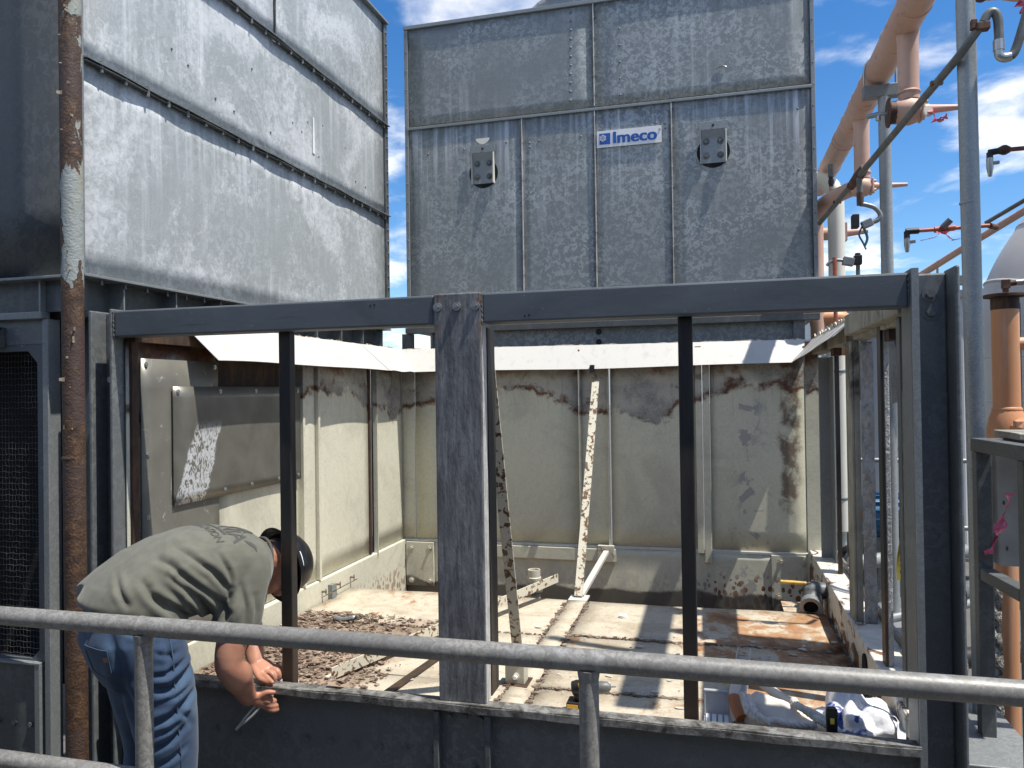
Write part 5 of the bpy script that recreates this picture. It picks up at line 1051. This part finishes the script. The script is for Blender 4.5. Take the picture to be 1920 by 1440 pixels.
# ------------------------------------------------------------------ background behind the right side
m = MB(); n_ = 150; xs0 = 1.05
prof_ = [(xs0 + i * .04, (0, .03, .03, 0)[i % 4]) for i in range(n_)]
m.add([(x, 9.2 - d, z) for z in (-.3, 2.62) for x, d in prof_], [(i, i + 1, n_ + i + 1, n_ + i) for i in range(n_ - 1)])
cbn = thing('metal_building', 'pale ribbed metal building glimpsed between the right posts', 'building', (3.5, 10, 0))
m.build('ribbed_wall', M['corrugated'], cbn); MB().box(1.0, 7.1, 9.13, 13, 2.62, 2.70).build('eave', M['galv'], cbn); MB().box(1.05, 7.0, 9.22, 13, -.02, 2.62).build('core', M['corrugated'], cbn)
yr = thing('yard_railing', 'grey pipe railing in front of the pale ribbed building', 'railing', (1.6, 8.3, 0))
for z in (.05, .30, .95): MB().tube([(1.0, 8.3, z), (4, 8.3, z)], .024, 10).build('rail', M['galv'], yr, smooth=60)
for x in (1.1, 2.2, 3.3): MB().cyl((x, 8.3, -.02), (x, 8.3, .96), .022, 10).build('post', M['galv'], yr, smooth=60)
M['motor_blue'] = (lambda g: g.fin((.02, .10, .20), .45))(G('blue motor paint'))
mo = thing('pump_motor', 'dark blue finned pump motor low behind the right posts', 'motor', (1.25, 6.6, 0))
MB().cyl((1.12, 6.6, .66), (1.42, 6.6, .66), .16, 28).build('frame', M['motor_blue'], mo, smooth=50)
for k in range(16):
    a = k * math.pi / 8; MB().beam((1.14, 6.6 + .17 * math.cos(a), .66 + .17 * math.sin(a)), (1.40, 6.6 + .17 * math.cos(a), .66 + .17 * math.sin(a)), .006, .03, (0, math.cos(a), math.sin(a))).build('fin', M['motor_blue'], mo)
MB().box(1.14, 1.40, 6.5, 6.7, -.02, .51).build('base', M['galv_dark'], mo); MB().cyl((1.0, 6.6, .66), (1.12, 6.6, .66), .05, 16).build('shaft_cover', M['orange'], mo)
fp_ = thing('floor_piping', 'cluster of grey and black pipes crossing low outside the right sill', 'pipe', (1.0, 5.2, 0))
for p, q, r, mt in (((.76, 4.6, .40), (1.6, 5.4, .42), .06, 'galv_mid'), ((.78, 5.0, .62), (1.7, 5.6, .62), .045, 'galv'), ((.74, 4.0, .34), (1.5, 4.4, .34), .05, 'black'), ((.86, 5.3, .10), (.86, 5.3, .75), .06, 'black'), ((.75, 3.9, .60), (1.2, 4.2, .62), .022, 'chrome'), ((.98, 6.0, .0), (1.05, 6.0, .40), .07, 'black')):
    MB().cyl(p, q, r, 18).build('pipe_run', M[mt], fp_, smooth=60)
MB().box(.74, 1.0, 2.75, 4.6, .42, .47).build('shelf_plate', M['galv'], fp_, bevel=.004); MB().box(.74, .76, 2.75, 4.6, -.02, .42).build('skirt', M['galv_mid'], fp_)
du = thing('duct', 'large grey jacketed duct bending up to the right beyond the orange pipe', 'duct', (2.45, 7, 0))
pth = smooth_path([(2.50, 7, -.1), (2.50, 7, 1.0), (2.50, 7, 2.0), (2.57, 7, 2.36), (2.78, 7, 2.74), (3.30, 7, 3.5)], 5)
MB().tube(pth, .45, 40).build('jacket', M['duct'], du, smooth=60)
for z in (.35, .75, 1.15, 1.55, 1.9): m = MB(); ring(m, (2.50, 7, z), (0, 0, 1), .451, .012, .006, 40); m.build('seam_band', M['duct'], du, smooth=50)
for p, d in (((2.575, 7, 2.38), (.3, 0, .95)), ((2.78, 7, 2.74), (.5, 0, .86))): m = MB(); ring(m, p, d, .452, .012, .007, 40); m.build('seam_band', M['duct'], du, smooth=50)
bw = thing('block_building', 'pale block wall building far behind between right post and pole', 'building', (4.5, 16, 0))
MB().box(2.2, 9, 15.2, 22, -.02, 2.3).build('wall', M['duct'], bw)
for i in range(6):
    for j in range(10): MB().box(2.2 + j * .41 + (.2 if i % 2 else 0), 2.59 + j * .41 + (.2 if i % 2 else 0), 15.17, 15.2, .3 + i * .33, .61 + i * .33).build('block', M['duct'], bw)
tag(MB().box(-60, 90, 90, 140, -.35, 5.2).build('far_building', M['white_pipe']), 'long pale low building on the horizon seen between the towers', 'building')
# ------------------------------------------------------------------ loose things in the basin
def angle_bar(nm, p, q, w, h, mat, lab, cat='bar'):
    o = MB().angle(p, q, w, h, .005, side=-1).build(nm, M[mat], bevel=.001); return tag(o, lab, cat)
angle_bar('angle_bar', (-1.535, 2.86, .510), (-.885, 4.33, .585), .05, .05, 'mottled_bar', 'long rust mottled cream angle bar lying diagonally across the basin floor')
tag(MB().beam((-1.285, 2.56, .512), (-1.185, 3.36, .512), .036, .008).build('shadow_strip', M['black_bar'], bevel=.001), 'thin dark strip in place of a shadow on the floor left of the front column', 'bar')  # dark strip laid in place of a shadow stripe on the floor
# debris
m = MB()
def flake(c, s, zt=.5):
    k = random.randint(4, 6); a0 = random.random() * 6; t1_, t2_ = random.gauss(0, .12), random.gauss(0, .12)
    pts = []
    for j in range(k):
        a = a0 + 6.283 * j / k; x, y = math.cos(a) * s * random.uniform(.6, 1.5), math.sin(a) * s * random.uniform(.5, 1.1)
        pts.append(V((c[0] + x, c[1] + y, max(zt + .004, c[2] + x * t1_ + y * t2_))))
    m.prism(pts, (0, 0, random.uniform(.002, .004)))
for i in range(3000):
    y = random.uniform(2.52, 3.75); x = -2.15 + abs(random.gauss(0, .34)) + (.25 if y < 3.1 and random.random() < .5 else 0)
    if x > -1.33: x = random.uniform(-2.1, -1.5)
    flake((x, y, .506 + random.random() * .012 * max(0, 1 - abs(x + 1.9))), random.choice((.003, .004, .005, .006, .007, .009, .012, .017)))
M['debris'] = (lambda g: g.fin(g.ramp(g.noise(45, 4, .7), [(.3, (.045, .03, .022)), (.47, (.15, .098, .07)), (.6, (.30, .235, .185)), (.72, (.58, .55, .50))]), .8))(G('rust flakes'))
tag(m.build('rust_debris', M['debris']), 'heap of brown rust flakes and paint chips on the left floor', 'debris', kind='stuff')
m = MB()
for x0, y0, nn, sp_ in ((.25, 3.55, 26, .22), (-.3, 3.3, 24, .3), (-.9, 3.2, 30, .35), (.1, 2.85, 16, .2)):
    for i in range(nn): flake((random.gauss(x0, sp_), random.gauss(y0, sp_ * .7), .507), random.choice((.004, .006, .009, .016)))
m.v = [(min(max(x, -2.1), .52), min(max(y, 2.52), 4.25), z) for x, y, z in m.v]
tag(m.build('paint_chips', M['flash']), 'scattered pale paint chips on the right half of the floor', 'debris', kind='stuff')
for c, s_, lab in (((-1.23, 2.62), .05, 'bent brown rust scale resting against the curb lip'), ((-1.86, 3.62), .06, 'pale curled paint sheet at the back of the rust debris')):
    m = MB(); m.grid(lambda a, b, c=c, s_=s_: (c[0] + s_ * (a - .5) * 2, c[1] + s_ * (b - .5), .515 + (.13 if 'lip' in lab else .01) * 0 + .03 * abs(a - .4) + .015 * math.sin(5 * b)), 6, 4)
    tag(m.build('rust_scale', M['debris'] if s_ < .055 else M['galv'], smooth=60, solid=.003), lab, 'scale')
m = MB(); m.grid(lambda a, b: (-1.335 + .06 * a, 2.455 + .05 * b, .660 + .022 * abs(a - .45) + .012 * math.sin(4 * b + 3 * a)), 6, 4); tag(m.build('torn_gasket', M['debris'], solid=.002), 'torn dark gasket scrap lying on the curb lip beside the worker', 'scrap')
m = MB(); m.ball((-1.665, 2.72, .545), .055, .05, .04, 18, 12)
m.v = [(x + .010 * math.sin(60 * y + 40 * z), y + .010 * math.sin(70 * x), max(.505, z + .010 * math.sin(80 * x + 50 * y))) for x, y, z in m.v]
tag(m.build('crumpled_paper', M['white_sign'], smooth=40), 'crumpled white paper on the debris behind the worker\'s hands', 'paper')
m = MB(); n = 24
for r0, r1, z in ((.022, .010, .507),): m.add([(-.478 + r * math.cos(2 * math.pi * k / n), 3.99 + r * math.sin(2 * math.pi * k / n), z + h) for r, h in ((r0, 0), (r0, .012), (r1, .012), (r1, 0)) for k in range(n)], [(i * n + k, i * n + (k + 1) % n, ((i + 1) % 4) * n + (k + 1) % n, ((i + 1) % 4) * n + k) for i in range(4) for k in range(n)])
tag(m.build('plastic_bushing', M['white_sign'], smooth=40), 'small round white plastic bushing on the rear floor plate', 'bushing')
# pipe coupling in the sump
cp = thing('pipe_coupling', 'upright pale pipe coupling standing at the back of the basin', 'coupling', (-1.054, 4.44, .18))
MB().cyl((-1.054, 4.44, .18), (-1.054, 4.44, .50), .036, 24).build('pipe_stub', M['cream'], cp, smooth=50)
MB().tube([(-1.054, 4.44, .49), (-1.054, 4.44, .50), (-1.054, 4.44, .535), (-1.054, 4.44, .548)], [.044, .05, .05, .042], 24).build('lower_nut', M['cream_grime'], cp, smooth=40)
MB().tube([(-1.054, 4.44, .548), (-1.054, 4.44, .565), (-1.054, 4.44, .58), (-1.054, 4.44, .585)], [.038, .042, .042, .036], 24).build('collar', M['cream'], cp, smooth=40)
MB().hollow((-1.054, 4.44, .58), (-1.054, 4.44, .625), .037, .029).build('socket', M['cream'], cp, smooth=40)
# ball valve
bvv = thing('ball_valve', 'grey bronze ball valve with a yellow lever on a pipe through the right sill', 'valve', (.48, 4.35, .55))
MB().tube([(.50, 4.36, .605), (.70, 4.36, .612)], .035, 24).build('pipe', M['cream_grime'], bvv, smooth=60)
MB().tube([(.44, 4.36, .60), (.45, 4.36, .60), (.48, 4.35, .60), (.52, 4.36, .603), (.55, 4.36, .605)], [.03, .042, .05, .046, .040], 14).build('valve_body', M['galv_mid'], bvv, smooth=40)
m = MB(); nn = 24
m.tube([(.478, 4.34, .60), (.475, 4.325, .565), (.470, 4.29, .545)], [.045, .05, .05], 14); m.build('elbow', M['galv_mid'], bvv, smooth=40)
m = MB(); m.hollow((.470, 4.30, .545), (.462, 4.25, .536), .056, .037); m.build('outlet_ring', M['galv'], bvv, smooth=30)
MB().cyl((.467, 4.279, .541), (.467, 4.284, .542), .0365, 20).build('outlet_bore', M['void'], bvv)
M['yellow'] = (lambda g: g.fin(g.mix(g.step(g.noise(30, 4), .5, .65), (.50, .33, .06), (.36, .2, .06)), .5))(G('faded yellow lever'))
MB().tube([(.32, 4.33, .648), (.38, 4.335, .645), (.45, 4.34, .642)], [.010, .011, .010], 10).build('lever_grip', M['yellow'], bvv, smooth=50)
MB().beam((.44, 4.34, .642), (.49, 4.345, .645), .018, .006).build('lever', M['galv_mid'], bvv)
MB().hexbolt((.485, 4.345, .645), (0, 0, 1), .011, .014, False).build('stem_nut', M['galv_mid'], bvv)
tag(MB().box(.33, .44, 4.26, 4.46, .507, .511).build('steel_strip', M['floor']), 'short rust stained strip overhanging the floor edge beside the ball valve', 'strip')
# aluminium channel
m = MB(); p, q = V((.035, 2.60, .510)), V((.105, 3.50, .510)); d = (q - p).normalized(); s = V((d.y, -d.x, 0))
m.beam(p, q, .055, .006); m.beam(p + s * .0265 + V((0, 0, .02)), q + s * .0265 + V((0, 0, .02)), .004, .046); m.beam(p - s * .0265 + V((0, 0, .02)), q - s * .0265 + V((0, 0, .02)), .004, .046)
tag(m.build('metal_channel', M['flash'], bevel=.001), 'white painted open channel lying on the floor beside the canvas bag', 'channel')
# parts box
pbx = thing('parts_box', 'small clear plastic parts box behind the curb beside the right upright bar', 'box', (0, 2.66, .507))
M['clear'] = (lambda g: g.fin((.62, .65, .68), .25, 0, Transmission_Weight=.35, Alpha=.9))(G('cloudy plastic'))
MB().box(-.055, .030, 2.60, 2.74, .507, .557).build('tray', M['clear'], pbx, bevel=.004)
m = MB(); m.box(-.055, .030, 2.742, 2.75, .507, .645); m.box(-.055, -.049, 2.735, 2.742, .56, .645); m.box(.024, .030, 2.735, 2.742, .56, .645); m.box(-.055, .030, 2.735, 2.742, .637, .645); m.build('lid', M['clear'], pbx, bevel=.003)
for i in range(4): MB().box(-.048 + i * .02, -.034 + i * .02, 2.61, 2.73, .557, .566).build('divider', M['white_sign'], pbx)
MB().box(-.05, .025, 2.594, 2.5995, .515, .54).build('side_label', M['motor_blue'], pbx)
# canvas bag
M['canvas'] = (lambda g: g.fin(g.ramp(g.noise(9, 5), [(.3, (.54, .49, .42)), (.7, (.68, .63, .55))]), .9, 0, g.noise(500, 2), .3, .001))(G('off white canvas'))
M['rope'] = (lambda g: g.fin(g.ramp(g.noise(60, 3), [(.3, (.5, .47, .42)), (.7, (.7, .67, .61))]), .9, 0, g.noise(1, 2, .5, 0, st=(260, 260, 260)), .6, .002))(G('cotton rope'))
M['tan_leather'] = (lambda g: g.fin((.38, .13, .04), .5))(G('orange brown leather'))
cbg = thing('canvas_bag', 'off white canvas tool bag with rope handles and leather loops behind the curb', 'bag', (.2, 2.735, .507))
m = MB()
m.loft([(V((.075, 2.735, .565)), V((.0, .06, 0)), V((0, 0, .055))), (V((.12, 2.725, .575)), V((0, .085, 0)), V((0, 0, .068))), (V((.20, 2.705, .572)), V((0, .09, .0)), V((0, 0, .066))), (V((.28, 2.685, .56)), V((0, .085, 0)), V((0, 0, .06))), (V((.345, 2.665, .55)), V((0, .06, 0)), V((0, 0, .045)))], 28)
m.v = [(x, y + .004 * math.sin(60 * x), max(.506, z + .007 * math.sin(45 * x + 30 * y) + .006 * math.sin(80 * y))) for x, y, z in m.v]
fused(m, 'bag_body', M['canvas'], cbg, .006, 4)
MB().tube(smooth_path([(.055, 2.695, .56), (.045, 2.755, .62), (.07, 2.825, .665), (.12, 2.835, .66), (.19, 2.795, .625), (.27, 2.735, .60), (.33, 2.675, .585)], 7), .017, 16).build('bag_rim', M['canvas'], cbg, smooth=60)
MB().tube(smooth_path([(.045, 2.735, .628), (.052, 2.700, .605), (.068, 2.667, .585)], 5), .0195, 14).build('leather_loop', M['tan_leather'], cbg, smooth=60)
MB().tube(smooth_path([(.245, 2.725, .605), (.262, 2.690, .598), (.272, 2.660, .585)], 5), .017, 14).build('leather_loop', M['tan_leather'], cbg, smooth=60)
def rope(pts, r=.0075, nm='rope_handle', turns=9):
    P_ = smooth_path(pts, 10); m = MB()
    for k in range(3):
        q = []
        for i, p in enumerate(P_):
            t = (P_[min(i + 1, len(P_) - 1)] - P_[max(i - 1, 0)]).normalized(); a = t.orthogonal().normalized(); b = t.cross(a); g_ = turns * 6.283 * i / len(P_) + k * 2.094
            q.append(p + (a * math.cos(g_) + b * math.sin(g_)) * r * .8)
        m.tube(q, r * .72, 8)
    return m.build(nm, M['rope'], cbg, smooth=60)
rope([(.075, 2.695, .655), (.082, 2.645, .645), (.090, 2.611, .625), (.13, 2.590, .613), (.17, 2.595, .617), (.22, 2.590, .612), (.29, 2.595, .616)], .0085)
rope([(.088, 2.675, .658), (.10, 2.630, .645), (.115, 2.597, .628), (.15, 2.583, .612)], .008, turns=6)
rope([(.235, 2.705, .645), (.245, 2.645, .650), (.275, 2.615, .648), (.305, 2.610, .635), (.335, 2.600, .620), (.355, 2.595, .60)], .0085, turns=8)
rope([(.25, 2.655, .645), (.285, 2.605, .636), (.32, 2.587, .622), (.36, 2.585, .602)], .008, turns=6)
# plastic shopping bag
M['poly_bag'] = (lambda g: g.fin(g.mix(g.step(g.noise(9, 3, .5, .4, off=(4, 1, 0)), .60, .64), (.74, .75, .78), (.02, .05, .22)), .28, 0, g.noise(16, 5, .6, 1.2), .5, .01, Transmission_Weight=.12))(G('white and blue plastic bag'))
from mathutils import noise as mn
m = MB(); m.ball((.43, 2.72, .565), .125, .11, .085, 48, 30)
vs = []
for x, y, z in m.v:
    p = V((x, y, z)); d = (p - V((.43, 2.72, .55))); f = 1 + .34 * (abs(mn.noise(p * 13)) * 2 - .35) + .16 * mn.noise(p * 34)
    q = V((.43, 2.72, .55)) + d * f; q.z += .05 * max(0, 1 - ((x - .41) ** 2 + (y - .76 - 2) ** 2) / .004); vs.append((min(q.x, .545), max(q.y, 2.535), max(q.z, .507)))
m.v = vs
bagp = thing('plastic_bag', 'crumpled white plastic bag with blue print behind the curb at the right', 'bag', (.43, 2.72, .507))
m.build('bag_body', M['poly_bag'], bagp, smooth=50)
for pts, wd in (([(.40, 2.76, .65), (.43, 2.80, .70), (.47, 2.80, .705), (.50, 2.77, .66)], .030), ([(.50, 2.70, .62), (.535, 2.66, .635), (.545, 2.62, .58), (.54, 2.58, .53)], .018), ([(.35, 2.70, .60), (.34, 2.66, .56), (.35, 2.60, .53)], .03)):
    flag(0, pts, wd, 'bag_handle', M['poly_bag'], bagp, .5)
tl = thing('knife_handle', 'upright black tool handle with yellow mark in front of the plastic bag', 'tool', (.33, 2.535, .65))
m = MB(); m.loft([(V((.330, 2.537, z)), V((w_, 0, 0)), V((0, .011, 0)), .6) for z, w_ in ((.52, .012), (.58, .0155), (.64, .0165), (.675, .0175), (.69, .0175), (.696, .013))], 20); m.build('grip', M['black'], tl, smooth=40)
MB().box(.324, .336, 2.5255, 2.5275, .65, .668).build('yellow_mark', M['yellow_tape'], tl)
# drill driver
dr = thing('drill_driver', 'black and yellow cordless drill lying on the floor behind the rail post', 'drill', (-.46, 2.82, .507))
M['tool_yellow'] = (lambda g: g.fin((.70, .38, .02), .45))(G('yellow tool housing'))
MB().tube([(-.525, 2.80, .585), (-.51, 2.80, .588), (-.46, 2.80, .592), (-.44, 2.80, .594)], [.024, .028, .028, .024], 18).build('motor_housing', M['black'], dr, smooth=40)
MB().tube([(-.44, 2.80, .594), (-.415, 2.80, .596), (-.395, 2.80, .600), (-.385, 2.80, .601)], [.024, .023, .019, .010], 18).build('chuck', M['conduit'], dr, smooth=40)
MB().tube([(-.386, 2.80, .601), (-.365, 2.80, .603)], [.004, .002], 8).build('bit', M['chrome'], dr)
m = MB(); m.loft([(V((-.50, 2.80, .575)), V((.022, 0, 0)), V((0, .018, 0))), (V((-.505, 2.80, .54)), V((.019, 0, 0)), V((0, .016, 0))), (V((-.51, 2.80, .52)), V((.02, 0, 0)), V((0, .017, 0)))], 16); m.build('handle', M['black'], dr, smooth=50)
MB().box(-.545, -.48, 2.765, 2.835, .507, .545).build('battery', M['black'], dr, bevel=.008)
MB().box(-.50, -.455, 2.768, 2.78, .600, .614).build('housing_stripe', M['tool_yellow'], dr, bevel=.003)
MB().box(-.54, -.50, 2.763, 2.7645, .522, .538).build('battery_label', M['tool_yellow'], dr)
for o in bpy.data.objects:
    if '_o' in o: del o['_o']
